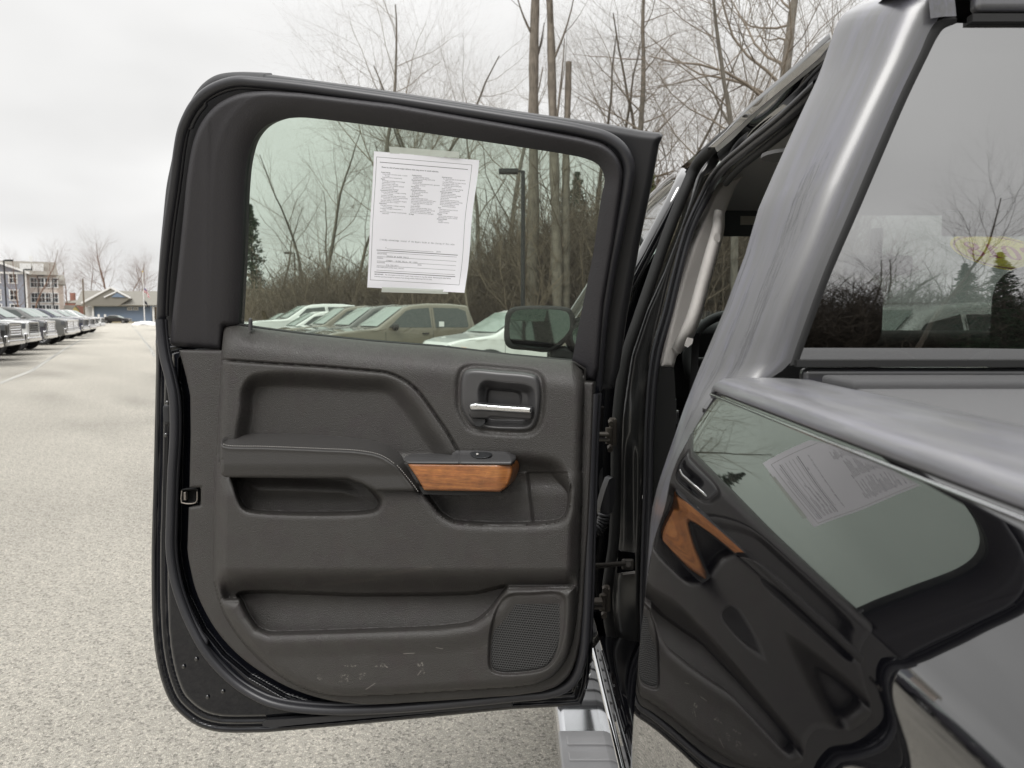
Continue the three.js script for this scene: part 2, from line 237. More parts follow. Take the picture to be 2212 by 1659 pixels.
  const trim = [[387, 756], [403, 816], [411, 855], [412, 936], [409.5, 1053], [434, 1053], [434, 1092], [408, 1096], [405, 1185], ...crv([[407, 1205], [412, 1230], [425, 1280], [460, 1350], [500, 1400], [550, 1442], [625, 1485], [700, 1510], [780, 1521], [850, 1520]], false, 8), [1106, 1503], ...crv([[1170, 1494], [1206, 1480], [1234, 1450], [1250, 1400], [1258, 1330], [1263, 1240]], false, 8), [1270, 1150], [1276, 1016], [1283, 826], [1262, 824], [1262, 798], ...beltTop.slice(0, -1).reverse(), [479, 757]];
  const main = [[485, 690], [479, 757], [479, 778], [474, 878], [469, 980], [466, 990], [463, 1083], [462, 1185], ...crv([[463, 1255], [474, 1297], [490, 1335], [525, 1386], [565, 1427], [625, 1471], [680, 1494], [740, 1504]], false, 8), [850, 1500], [1106, 1484], ...crv([[1156, 1478], [1196, 1457], [1226, 1416], [1241, 1355], [1250, 1270]], false, 8), [1253, 1173], [1257, 1043], [1255, 1016], [1262, 800], [1240, 770]];
  const insert = [[474, 777], ...seam.slice(1), [989, 985], [989, 1000], [474, 1000]];
  const recess = crv([[514, 985], [516, 880], [520, 840], [540, 812], [580, 803], [760, 812], [850, 822], [893, 862], [930, 915], [966, 970], [972, 1000], [700, 1005]], true, 8);
  const pock1 = crv([[500, 1020], [505, 1042], [515, 1079], [527, 1098], [545, 1105], [805, 1105], [818, 1097], [822, 1082], [800, 1054], [778, 1036], [752, 1020]], true, 4);
  const pock2 = crv([[905, 1050], [914, 1066], [930, 1084], [948, 1107.6], [966, 1120.6], [987, 1128.5], [1195.5, 1128.5], [1216, 1120.6], [1228, 1102], [1232, 1068.5], [1229, 1037], [1221, 1005], [1200, 984], [1130, 970], [960, 975]], true, 4);
  const pock3 = crv([[512, 1284], [520, 1297], [537, 1330], [556, 1356], [582, 1366], [650, 1366], [950, 1354], [1020, 1344], [1050, 1324], [1075, 1295], [1096, 1266], [1060, 1272], [1030, 1279], [800, 1284]], true, 4);
  const bez = crv([[1018, 797], [1080, 801], [1143, 807], [1159, 813], [1166, 831], [1167, 873], [1160, 912], [1151, 925], [1139, 930], [1039, 925], [1021, 920], [1008, 905], [997, 881], [995.5, 860], [997, 820], [1003, 803]], true, 6);
  const dMain = sdf(main), dIns = sdf(insert), dRec = sdf(recess), d1 = sdf(pock1), d2 = sdf(pock2), d3 = sdf(pock3), dBez = sdf(bez), dTrim = sdf(trim);
  const lowLip = sdf([[460, 1294], [520, 1296], [536, 1331], [556, 1357], [582, 1367], [950, 1355], [1020, 1345], [1052, 1325], [1076, 1296], [1092, 1268], [1245, 1266], [1250, 1550], [440, 1550]]);
  const grilleP = crv([[1098, 1290], [1150, 1285.5], [1205, 1284], [1216, 1292], [1218, 1330], [1212, 1380], [1200, 1415], [1180, 1440], [1150, 1449], [1080, 1452], [1063, 1444], [1060, 1400], [1066, 1350], [1079, 1310]], true, 6), dG = sdf(grilleP);
  const trimH = (x, y) => {
    const m = dMain(x, y);
    let h = -16 + 2 * Math.sin((x - 400) / 28);                                      // narrow outer band
    if (x > 1230 && y > 790) h = -18;
    const ml = lip(Math.max(m, 0), 22);
    if (m > 0) {
      h = 12 - ml * 0.9;
      const yt = yAt(beltTop, x), t = clamp((y - yt) / 70); h -= 46 * Math.pow(1 - t, 2.4) * (y < 900 ? 1 : 0);
      if (x < 575 && y < 745) h -= 6 * Math.exp(-Math.pow((x - 541) / 16, 2) - Math.pow((y - 722) / 14, 2));  // dimple round the lock pin
      const ins = dIns(x, y);
      if (ins > 0 && y < 1002) { h += 4 - lip(ins, 9); h -= 40 * smooth(-4, 36, dRec(x, y)) * (0.55 + 0.45 * smooth(980, 560, x)); }
      h -= 7 * Math.exp(-Math.pow(lineD(seam, x, y) / 1.9, 2));
      // middle panel swells out under the armrest and rolls in above the long pocket
      const mid = smooth(1010, 1075, y); h += 16 * mid * smooth(0, 30, m);
      h -= 52 * smooth(1225, 1292, y) * smooth(0, 26, m) * (1 - smooth(-2, 1, lowLip(x, y)));
      const ll = lowLip(x, y); if (ll > -3) h = lerp(h, 24 - lip(Math.max(ll, 0), 24) - ml * 0.8 - 5 * smooth(20, 60, ll), smooth(-3, 3, ll));
      const p1 = d1(x, y); if (p1 > -14) h = h - lip(Math.max(0, -p1), 14) * 0.8 * (p1 < 0 ? 1 : 0) - (p1 > -2 ? 58 * smooth(-2, 5, p1) : 0) + (p1 > 0 ? 22 * smooth(1100, 1030, y) * smooth(20, 60, p1) : 0);
      const p2 = d2(x, y); if (p2 > -20) h = p2 > 0 ? h - 50 * smooth(-1, 5 + 32 * (1 - smooth(1020, 1070, y)), p2) * smooth(962, 1050, y) : h - lip(-p2, 20) * 0.7 * smooth(1030, 1060, y);
      if (p2 > 2 && y > 1020) h += 8 * smooth(1152, 1140, x + (y - 1080) * -0.12) - 4;
      const p3 = d3(x, y); if (p3 > -3) h = lerp(h, -48 + 0.12 * (x - 520) * smooth(640, 520, x) + 12 * smooth(1300, 1370, y), smooth(-3, 4, p3));
      const b = dBez(x, y); if (b > 3) h -= 60; if (b > -16) h -= 7 * Math.exp(-Math.pow((b + 4) / 7, 2));
      const g = dG(x, y); if (g > -7) h -= 9 * smooth(-7, 1, g);
    }
    return h - lip(Math.max(0, dTrim(x, y)), 6) + 0.0;
  };
  // colour of the moulded plastic: faint mottling, dust specks, scuffs near the bottom
  const cvs = document.createElement('canvas'); cvs.width = 1024; cvs.height = 1024; const c2 = cvs.getContext('2d');
  c2.fillStyle = 'rgb(56,54,52)'; c2.fillRect(0, 0, 1024, 1024);
  const R = rng(5), T = (x, y) => { const w = planeUV(DL, pt(DL, x, y, 10)); return [(w[0] + 0.5) * 1024, (0.15 - w[1]) * 1024]; };
  for (let k = 0; k < 900; k++) { c2.fillStyle = R() < 0.5 ? 'rgba(74,71,66,0.06)' : 'rgba(38,37,36,0.07)'; c2.beginPath(); c2.ellipse(R() * 1024, R() * 1024, 6 + R() * 40, 4 + R() * 18, R() * 3, 0, 7); c2.fill(); }
  const scuff = (x, y, l, a, w, col) => { c2.strokeStyle = col; c2.lineWidth = w; c2.beginPath(); c2.moveTo(...T(x, y)); c2.lineTo(...T(x + l * Math.cos(a), y + l * Math.sin(a))); c2.stroke(); };
  for (const [x, y, n, sx, sy] of [[695, 1458, 14, 6, 5], [745, 1460, 26, 10, 8], [785, 1456, 14, 5, 8], [830, 1432, 18, 12, 4], [760, 1434, 12, 14, 2], [912, 1430, 14, 8, 3], [915, 1446, 8, 6, 8]]) for (let k = 0; k < n; k++) scuff(x + (R() - 0.5) * 2 * sx, y + (R() - 0.5) * 2 * sy, 1 + R() * 4, R() * 3, 0.8 + R() * 1.6, `rgba(170,165,155,${0.12 + R() * 0.4})`);
  for (const q of [[793, 1486, 26, -0.6], [905, 1455, 14, -0.9], [875, 1408, 24, -0.05], [945, 1394, 16, 0.2], [812, 1240, 130, -0.16], [690, 1268, 140, -0.14]]) scuff(...q, q[2] > 100 ? 8 : 1.4, q[2] > 100 ? 'rgba(120,112,100,0.10)' : 'rgba(190,185,175,0.5)');
  for (let k = 0; k < 240; k++) { c2.fillStyle = `rgba(200,195,185,${R() * 0.5})`; const q = 0.5 + R() * 0.9; c2.fillRect(R() * 1024, R() * 1024, q, q); }
  const trimMap = new THREE.CanvasTexture(cvs); trimMap.colorSpace = THREE.SRGBColorSpace; trimMap.wrapS = trimMap.wrapT = THREE.ClampToEdgeWrapping;
  trimMap.offset.set(0.5, 0.85);
  const trimM = std(lin(1, 1, 1), 0.46, { map: trimMap, bumpMap: rep(leatherTex, 7.5), bumpScale: 0.0006 });
  part('trim_panel', relief(DL, trim, trimH, { step: 2.1, rim: 24 }), trimM, door);
  // ---- armrest: padded top, vertical face, seam with pale stitching
  const arm = [[477, 1024], [477, 960], [479, 950], ...crv([[484, 945], [500, 942], [575, 937], [700, 940], [800, 947], [840, 957], [860, 969], [871, 988]], false, 6), [895, 1020], [916, 1061], [812, 1061], [781, 1045], [750, 1034], [486, 1031]];
  const edge = crv([[472, 952], [478, 960], [487, 965], [575, 968], [700, 973], [775, 977], [820, 986], [850, 1004], [870, 1026], [890, 1051], [899, 1064]], false, 5);
  const dArm = sdf(arm), faceP = sdf([[460, 945], ...edge, [800, 1100], [460, 1100]]);
  part('armrest', relief(DL, arm, (x, y) => { const f = faceP(x, y), e = Math.max(0, dArm(x, y)); let h = 58; if (f < 0) h = 58 - 2.4 * Math.min(-f, 34) - 0.0; h += 3 * Math.exp(-Math.pow(f / 5, 2)) - 2.6 * Math.exp(-Math.pow((f + 0.5) / 1.6, 2)); return h - lip(e, y > 990 ? 9 : 5) * (y > 975 || x < 500 ? 1 : 0.3) - 8 * smooth(1000, 1031, y); }, { step: 2, rim: 45 }), M.armrest, door);
  const st = []; for (let k = 1; k + 1 < edge.length; k++) { if (edge[k][0] < 480) continue; const a = edge[k], b = edge[k + 1], q = t => pt(DL, lerp(a[0], b[0], t) + (a[0] > 850 ? 5 : 0), lerp(a[1], b[1], t) - (a[0] > 850 ? 1 : 4), 58.5); st.push(cyl(q(0.1), q(0.62), 0.0006, 0.0006, 5)); }
  part('stitching', st, M.thread, door);
  // ---- wood strip, switch pad and switch
  const wood = [[880, 1001], [992, 1002.5], [1098, 1003.5], ...crv([[1105, 1004], [1107, 1014], [1102, 1037], [1092, 1055], [1080, 1062]], false, 4), [917, 1059], [901, 1032]], dWood = sdf(wood);
  const wt = (() => { const cv = document.createElement('canvas'); cv.width = 768; cv.height = 256; const g = cv.getContext('2d'), im = g.createImageData(768, 256); for (let j = 0; j < 256; j++) for (let i = 0; i < 768; i++) { const w = fbm(i / 240, j / 20 + 0.7 * fbm(i / 140, j / 70, 4), 2, 4), f = fbm(i / 90, j / 3, 7, 3), pores = smooth(0.16, 0.4, fbm(i / 40, j / 1.7, 12, 3)), m = fbm(i / 60, j / 50, 21, 3); const k = 1.0 + 0.32 * w + 0.34 * f + 0.22 * m - 0.3 * pores, o = (j * 768 + i) * 4; im.data[o] = clamp(0.58 * k) * 255; im.data[o + 1] = clamp(0.385 * k * (0.95 + 0.1 * w)) * 255; im.data[o + 2] = clamp(0.2 * k) * 255; im.data[o + 3] = 255; } g.putImageData(im, 0, 0);
    g.strokeStyle = 'rgba(235,200,150,0.5)'; g.lineWidth = 1; for (const [a, b, c, d] of [[560, 60, 540, 100], [535, 120, 525, 150], [545, 110, 556, 96], [420, 190, 410, 210]]) { g.beginPath(); g.moveTo(a, b); g.lineTo(c, d); g.stroke(); }
    const t = new THREE.CanvasTexture(cv); t.colorSpace = THREE.SRGBColorSpace; t.wrapS = t.wrapT = THREE.MirroredRepeatWrapping; const w0 = planeUV(DL, pt(DL, 878, 1064, 55)); t.repeat.set(1 / 0.235, 1 / 0.068); t.offset.set(-w0[0] / 0.235, -w0[1] / 0.068); return t; })();
  part('wood_strip', relief(DL, wood, (x, y) => 60 - lip(Math.max(0, dWood(x, y)), 5) - 9 * smooth(1070, 1108, x) - 5 * smooth(1030, 1062, y), { step: 2, rim: 60 }), phy(lin(1, 1, 1), 0.35, { map: wt, clearcoat: 0.6, clearcoatRoughness: 0.15 }), door);
  part('armrest_base', relief(DL, [[905, 1052], [1085, 1058], [1081, 1067], [1000, 1069], [914, 1068]], () => 44, { step: 4, rim: 60 }), M.rubberMatte, door);
  const pad = [[871, 990], [878, 985.5], [975, 985], [977, 978], [984, 972.5], [1030, 973], [1090, 975], ...crv([[1097, 977], [1103, 984], [1107, 998], [1104, 1005]], false, 4), [992, 1003.5], [881, 1002]], dPad = sdf(pad);
  part('switch_pad', relief(DL, pad, (x, y) => { const t = smooth(1001, 974, y); return 62 - 46 * t - lip(Math.max(0, dPad(x, y)), 4) - 3 * Math.exp(-Math.pow((x - 993) / 1.4, 2)); }, { step: 1.6, rim: 30 }), M.plastic, door);
  const swt = crv([[1016, 978], [1036, 977], [1056, 980], [1060, 985], [1048, 989], [1030, 989.5], [1019, 985]], true, 3), dS = sdf(swt);
  part('window_switch', relief(DL, swt, (x, y) => { const t = smooth(1001, 974, y); return 70 - 46 * t - lip(Math.max(0, dS(x, y)), 4) + 4 * smooth(1036, 1060, x); }, { step: 1.5, rim: 14 }), M.darkPlastic, door);
  part('switch_mark', new THREE.CircleGeometry(0.0024, 10).rotateX(-1.0).translate(...pt(DL, 1031, 980.5, 42).toArray()), M.thread, door);
  // ---- inner release handle
  const cav = crv([[1046, 826], [1090, 829], [1136, 834], [1150, 842], [1154, 865], [1150, 900], [1140, 918], [1100, 921], [1052, 917], [1041, 905], [1037, 870], [1037, 840]], true, 5), deep = crv([[1056, 841], [1090, 842], [1119, 846], [1125, 852], [1124, 880], [1118, 886], [1060, 884], [1053, 878], [1053, 848]], true, 4);
  const dCav = sdf(cav), dDeep = sdf(deep);
  part('handle_bezel', relief(DL, bez, (x, y) => { const e = Math.max(0, dBez(x, y)); return 18 - lip(e, 12) * 0.8 - 26 * smooth(-6, 16, dCav(x, y)) - 12 * smooth(-2, 3, dDeep(x, y)) - 4 * smooth(860, 925, y); }, { step: 1.8, rim: 10 }), M.plastic, door);
  const hb = [[1012, 876], [1014, 872], [1026, 869.5], [1060, 873], [1146, 879], [1149, 882], [1149, 902], [1144, 906], [1060, 900], [1052, 904], [1018, 903], [1013, 896]], dH = sdf(hb);
  const pull = part('pull_handle', relief(DL, hb, (x, y) => 30 + 6 * smooth(1060, 1020, x) - lip(Math.max(0, dH(x, y)), 3.5) - 5 * smooth(888, 906, y), { step: 1.5, rim: 12 }), M.plastic, door);
  const hc = [[1013, 877], [1016, 872.5], [1027, 870.5], [1060, 874], [1145, 880], [1148, 883], [1148, 891], [1144, 893], [1040, 886.5], [1016, 886]], dHc = sdf(hc);
  part('chrome_bar', relief(DL, hc, (x, y) => 36 + 6 * smooth(1060, 1020, x) - lip(Math.max(0, dHc(x, y)), 5), { step: 1.2, rim: 8 }), M.chrome, door);
  part('handle_pivot', relief(DL, [[1018, 904], [1048, 906], [1047, 914], [1038, 921], [1028, 920]], () => 20, { step: 2, rim: 18 }), M.darkPlastic, door);
  // ---- speaker grille: perforated plate
  const gm = (() => { const n = 512, cells = 32; return dataTex(n, (i, j) => { const y = j / n * cells, r = Math.floor(y), x = i / n * cells + (r % 2) * 0.5; const d = Math.hypot(x - Math.floor(x) - 0.5, (y - r - 0.5)); return smooth(0.24, 0.36, d); }); })();
  const gmap = (() => { const n = 512, cells = 32; return dataTex(n, (i, j) => { const y = j / n * cells, r = Math.floor(y), x = i / n * cells + (r % 2) * 0.5; const d = Math.hypot(x - Math.floor(x) - 0.5, (y - r - 0.5)); return lerp(0.01, 0.25, smooth(0.28, 0.42, d)); }, true); })();
  part('speaker_grille', relief(DL, grilleP, (x, y) => 13 - lip(Math.max(0, dG(x, y)), 6) + 0.00006 * ((x - 1140) ** 2) * 0, { step: 3, rim: 10 }), std(lin(1, 1, 1), 0.5, { map: rep(gmap, 6.4), bumpMap: rep(gm, 6.4), bumpScale: 0.002 }), door);
  // ---- lock pin, latch, plugs and bumps in the sheet metal
  part('lock_pin', [cyl(pt(DL, 541, 714, -20), pt(DL, 541, 691, -20), 0.0048, 0.0044, 12), new THREE.SphereGeometry(0.0044, 10, 6).translate(...pt(DL, 541, 691, -20).toArray())], M.plastic, door);
  const lat = [[390, 1058], [427, 1056], [427, 1086], [391, 1088]];
  part('latch', [relief(DL, lat, (x, y) => -30 - 26 * smooth(0, 4, sdf(lat)(x, y)), { step: 1.6, rim: 20 })], M.rubberMatte, door);
  part('latch_fork', [tube([[393, 1060], [392, 1085], [396, 1087], [424, 1085], [426, 1062]].map(p => pt(DL, p[0], p[1], -27)), 0.0016, 6), box(0.006, 0.02, 0.012, ...pt(DL, 401, 1071, -38).toArray(), 0.002)], M.steel, door);
  for (const [x, y] of [[424, 1424], [396, 1440], [448, 1506], [481, 1494], [361, 870], [372, 895], [358, 940]]) part('sheet_metal_dimple', new THREE.SphereGeometry(0.0042, 10, 6).scale(1, 1.2, 0.5).translate(...pt(DL, x, y, -49).toArray()), M.paint, door);
  part('drain_plug', new THREE.CapsuleGeometry(0.009, 0.03, 4, 10).scale(1, 1, 0.4).translate(...pt(DL, 361, 895, -62).toArray()), M.rubber, door);
  part('sill_seal', relief(DL, [[566, 1562], [572, 1556], [640, 1552], [800, 1540], [1106, 1516], [1106, 1526], [800, 1551], [640, 1566], [585, 1572], [568, 1569]], () => -50, { step: 5, rim: 14 }), M.rubber, door);

  // ---- the notice taped inside the glass
  const note = group('paper_notice', 'white printed notice taped to the open door window', 'notice', null, pt(DU, 900, 632, -22));
  const cn = [[808, 326.6], [1034, 346.2], [1004, 632.5], [793, 620.8]], rows = [];
  for (let j = 0; j <= 24; j++) { const r = []; for (let i = 0; i <= 16; i++) { const u = i / 16, v = j / 24, x = lerp(lerp(cn[0][0], cn[1][0], u), lerp(cn[3][0], cn[2][0], u), v) + (u > 0.5 ? 3.0 : 1) * Math.sin(v * 9 + u) * 0.5, y = lerp(lerp(cn[0][1], cn[1][1], u), lerp(cn[3][1], cn[2][1], u), v); r.push(pt(DU, x, y, -21 + 1.6 * Math.sin(u * 5 + v * 3) + 4 * smooth(0.85, 1, v) * smooth(0.6, 1, u) + 1.2 * Math.sin(v * 21 + u * 4) * smooth(0.8, 1, v)).sub(note.position)); } rows.push(r); }
  const pc = document.createElement('canvas'); pc.width = 850; pc.height = 1100; const g = pc.getContext('2d');
  g.fillStyle = '#fbfbfd'; g.fillRect(0, 0, 850, 1100); g.strokeStyle = '#333'; g.fillStyle = '#2c2c30'; g.lineWidth = 2.4; g.strokeRect(22, 44, 772, 994);
  g.lineWidth = 4; const ln = (a, y, b, w = 2.4) => { g.lineWidth = w; g.beginPath(); g.moveTo(a, y); g.lineTo(b, y); g.stroke(); };
  ln(50, 84, 765, 4);
  g.font = 'bold 14px sans-serif'; g.fillText('There is a list of some major defects that may occur in used vehicles.', 66, 128);
  const cols = [[66, 168, ['*Frame & Body', ' Frame-cracks, corrective welds, or rusted', '   through', ' Dog tracks-bent or twisted frame', '*Engine', ' Oil leakage, excluding normal seepage', ' Cracked block or head', ' Belts missing or inoperable', ' Knocks or misses related to camshaft', ' lifters and push rods', ' Abnormal exhaust discharge', '*Transmission & Drive Shaft', ' Improper fluid level or leakage, excluding', '   normal seepage', ' Cracked or damaged case which is visible', ' Abnormal noise or vibration caused by faulty', '   transmission or drive shaft', ' Improper shifting or functioning in any gear', ' Manual clutch slips or chatters', '*Differential', ' Improper fluid level or leakage, excluding', '   normal seepage', ' Cracked or damaged housing which is', '   visible', ' Abnormal noise or vibration caused by faulty', '   differential']],
    [318, 172, ['*Cooling System', ' Leakage including radiator', ' Improperly functioning water pump', '*Electrical System', ' Battery leakage', ' Improperly functioning alternator, generator,', '   battery, or starter', '*Fuel System', ' Visible leakage', '*Inoperable Accessories', ' Gauges or warning devices', ' Air conditioner', ' Heater & Defroster', '*Brake System', ' Failure warning light broken', ' Pedal not firm under pressure (DOT spec.)', ' Not enough pedal reserve (DOT spec.)', ' Does not stop vehicle in straight line', '   (DOT spec.)', ' Hoses damaged', ' Drum or rotor too thin (Mfgr. Specs)', ' Lining or pad thickness less than 1/32 inch', ' Power unit not operating or leaking', ' Structural or mechanical parts damaged', '*Air Bags']],
    [560, 168, ['*Steering System', ' Too much free play at steering wheel', '   (DOT specs.)', ' Free play in linkage more than 1/4 inch', ' Steering gear binds or jams', ' Front wheels aligned improperly', '   (DOT specs.)', ' Power unit belts cracked or slipping', ' Power unit fluid level improper', '*Suspension System', ' Ball joint seals damaged', ' Structural parts bent or damaged', ' Stabilizer bar disconnected', ' Spring broken', ' Shock absorber mounting loose', ' Rubber bushings damaged or missing', ' Radius rod damaged or missing', ' Shock absorber leaking or', '   functioning improperly', '*Tires', ' Tread depth less than 2/32 inch', ' Sizes mismatched', ' Visible damage', '*Wheels', ' Visible cracks, damage or repairs', ' Mounting bolts loose or missing', '*Exhaust System', ' Leakage', ' Catalytic Converter']]];
  for (const [x, y, L] of cols) L.forEach((t, k) => { g.font = (t[0] === '*' ? 'bold ' : '') + '11px sans-serif'; g.fillText(t.replace('*', ''), x + (t.startsWith('   ') ? 22 : t[0] === ' ' ? 8 : 0), y + k * 13.2); });
  g.font = '17px monospace'; g.fillText('I hereby acknowledge receipt of the Buyers Guide at the closing of this sale.', 86, 714, 640);
  g.font = '15px monospace'; g.fillText('X', 138, 776); ln(150, 780, 545, 2); g.fillText('DATE', 570, 782);
  ln(64, 794, 752, 4.5); g.font = '13px sans-serif';
  [['DEALER NAME', 826, 'TOYOTA OF GLENS FALLS'], ['ADDRESS', 862, 'STREET   GLENS FALLS, NY 12801'], ['TELEPHONE', 898, '518-793-3411'], ['FOR COMPLAINTS AFTER SALE, CONTACT', 936, '']].forEach(([a, y, b]) => { g.font = '13px sans-serif'; g.fillText(a, 70, y); ln(70, y - 16, 744, 2); g.font = '15px monospace'; g.fillText(b, 150, y + 18); });
  g.font = '12px sans-serif'; g.fillText('EMAIL', 420, 898); ln(70, 956, 744, 2); ln(54, 972, 750, 4.5);
  g.font = 'bold 13px sans-serif'; g.fillText('IMPORTANT:', 56, 994); g.font = '13px sans-serif'; g.fillText('The information on this form is part of any contract to buy this vehicle. Removing this label before', 146, 994, 570); g.fillText('consumer purchase (except for purpose of test-driving) violates federal law (16 C.F.R. 455).', 56, 1012, 500);
  const tx = new THREE.CanvasTexture(pc); tx.colorSpace = THREE.SRGBColorSpace; tx.flipY = true;
  const sg = skin(rows, false); const ua = sg.attributes.uv; for (let k = 0; k < ua.count; k++) ua.setY(k, 1 - ua.getY(k));
  mesh('sheet', sg, phy(lin(0.93, 0.93, 0.96), 0.75, { map: tx, side: THREE.DoubleSide }), note);
  const tapeM = phy(lin(0.62, 0.66, 0.6), 0.3, { transparent: true, opacity: 0.8, side: THREE.DoubleSide });
  const tape = q => { const r = relief(DU, q, (x, y) => -19.5, { step: 8, rim: 0 }); r.translate(-note.position.x, -note.position.y, -note.position.z); return r; };
  mesh('tape', tape([[841, 316.5], [992, 328], [992, 341], [842, 331]]), tapeM, note);
  mesh('tape', tape([[825, 620], [968, 626], [968, 635], [824, 631]]), tapeM, note);
}
// ============================================================ the black pickup truck: cab, bed, interior
const Y = yr => EYE + yr;                                   // heights given from eye level
const atX = (px, py, X) => P(px, py, X * F / (px - CX));    // photo point on the upright plane at x = X
const sk2 = (a, b, n = 6) => skin(Array.from({ length: n + 1 }, (_, j) => a.map((p, i) => p.clone().lerp(b[i], j / n))), false);
const resample = (pts, n) => { const c = new THREE.CatmullRomCurve3(pts, false, 'centripetal'); return Array.from({ length: n }, (_, i) => c.getPoint(i / (n - 1))); };
const straight = (pts, n) => { const out = []; for (let i = 0; i + 1 < pts.length; i++) for (let k = 0; k < n; k++) out.push(pts[i].clone().lerp(pts[i + 1], k / n)); out.push(pts[pts.length - 1].clone()); return out; };
// dried winter film on the paint: pale dust with runs where water washed it off
function filmTex(seed, streaks, base = 'rgb(82,82,85)') {
  const cv = document.createElement('canvas'); cv.width = 512; cv.height = 1024; const g = cv.getContext('2d'), r = rng(seed);
  g.fillStyle = base; g.fillRect(0, 0, 512, 1024);
  for (let k = 0; k < 700; k++) { g.fillStyle = r() < 0.5 ? 'rgba(108,108,110,0.08)' : 'rgba(66,66,68,0.08)'; g.beginPath(); g.ellipse(r() * 512, r() * 1024, 8 + r() * 30, 20 + r() * 90, 0, 0, 7); g.fill(); }
  for (const [x, y0, y1, n, sp, al] of streaks) for (let k = 0; k < n; k++) {
    let px = x + (r() - 0.5) * sp, py = y0 + (y1 - y0) * r() * 0.8; const L = (0.02 + r() * r() * 0.2) * (y1 - y0); g.strokeStyle = `rgba(22,22,26,${al * (0.3 + 0.7 * r())})`; g.lineWidth = 0.5 + r() * 1.5; g.beginPath(); g.moveTo(px, py);
    for (let q = 0; q < L; q += 7) { px += (r() - 0.5) * 5; py += 7; g.lineTo(px, py); } g.stroke();
  }
  const t = new THREE.CanvasTexture(cv); t.colorSpace = THREE.SRGBColorSpace; return t;
}
const filmM = (seed, st) => phy(lin(1, 1, 1), 0.36, { map: filmTex(seed, st), clearcoat: 1, clearcoatRoughness: 0.22 });
const jambM = (() => { const r = rng(31); return phy(lin(1, 1, 1), 0.3, { map: dataTex(256, (i, j) => { const n = fbm(i / 40, j / 90, 3, 4), m = smooth(0.12, 0.5, n + 0.1); return [0.17 + 0.3 * m, 0.17 + 0.29 * m, 0.17 + 0.27 * m]; }, true), clearcoat: 1, clearcoatRoughness: 0.06 }); })();
M.headliner = std(lin(0.55, 0.53, 0.51), 0.95);
M.cabTrim = std(lin(0.62, 0.59, 0.565), 0.7, { bumpMap: rep(grainTex, 40), bumpScale: 0.0003 });
M.seat = std(lin(0.03, 0.03, 0.032), 0.6);
M.dash = std(lin(0.02), 0.65);
M.privacy = phy(lin(0.2, 0.212, 0.2), 0.012, { transmission: 1, thickness: 0, ior: 4.3, side: THREE.DoubleSide });
M.clearGlass = phy(lin(0.82, 0.9, 0.85), 0.01, { transmission: 1, thickness: 0, ior: 1.5, side: THREE.DoubleSide });
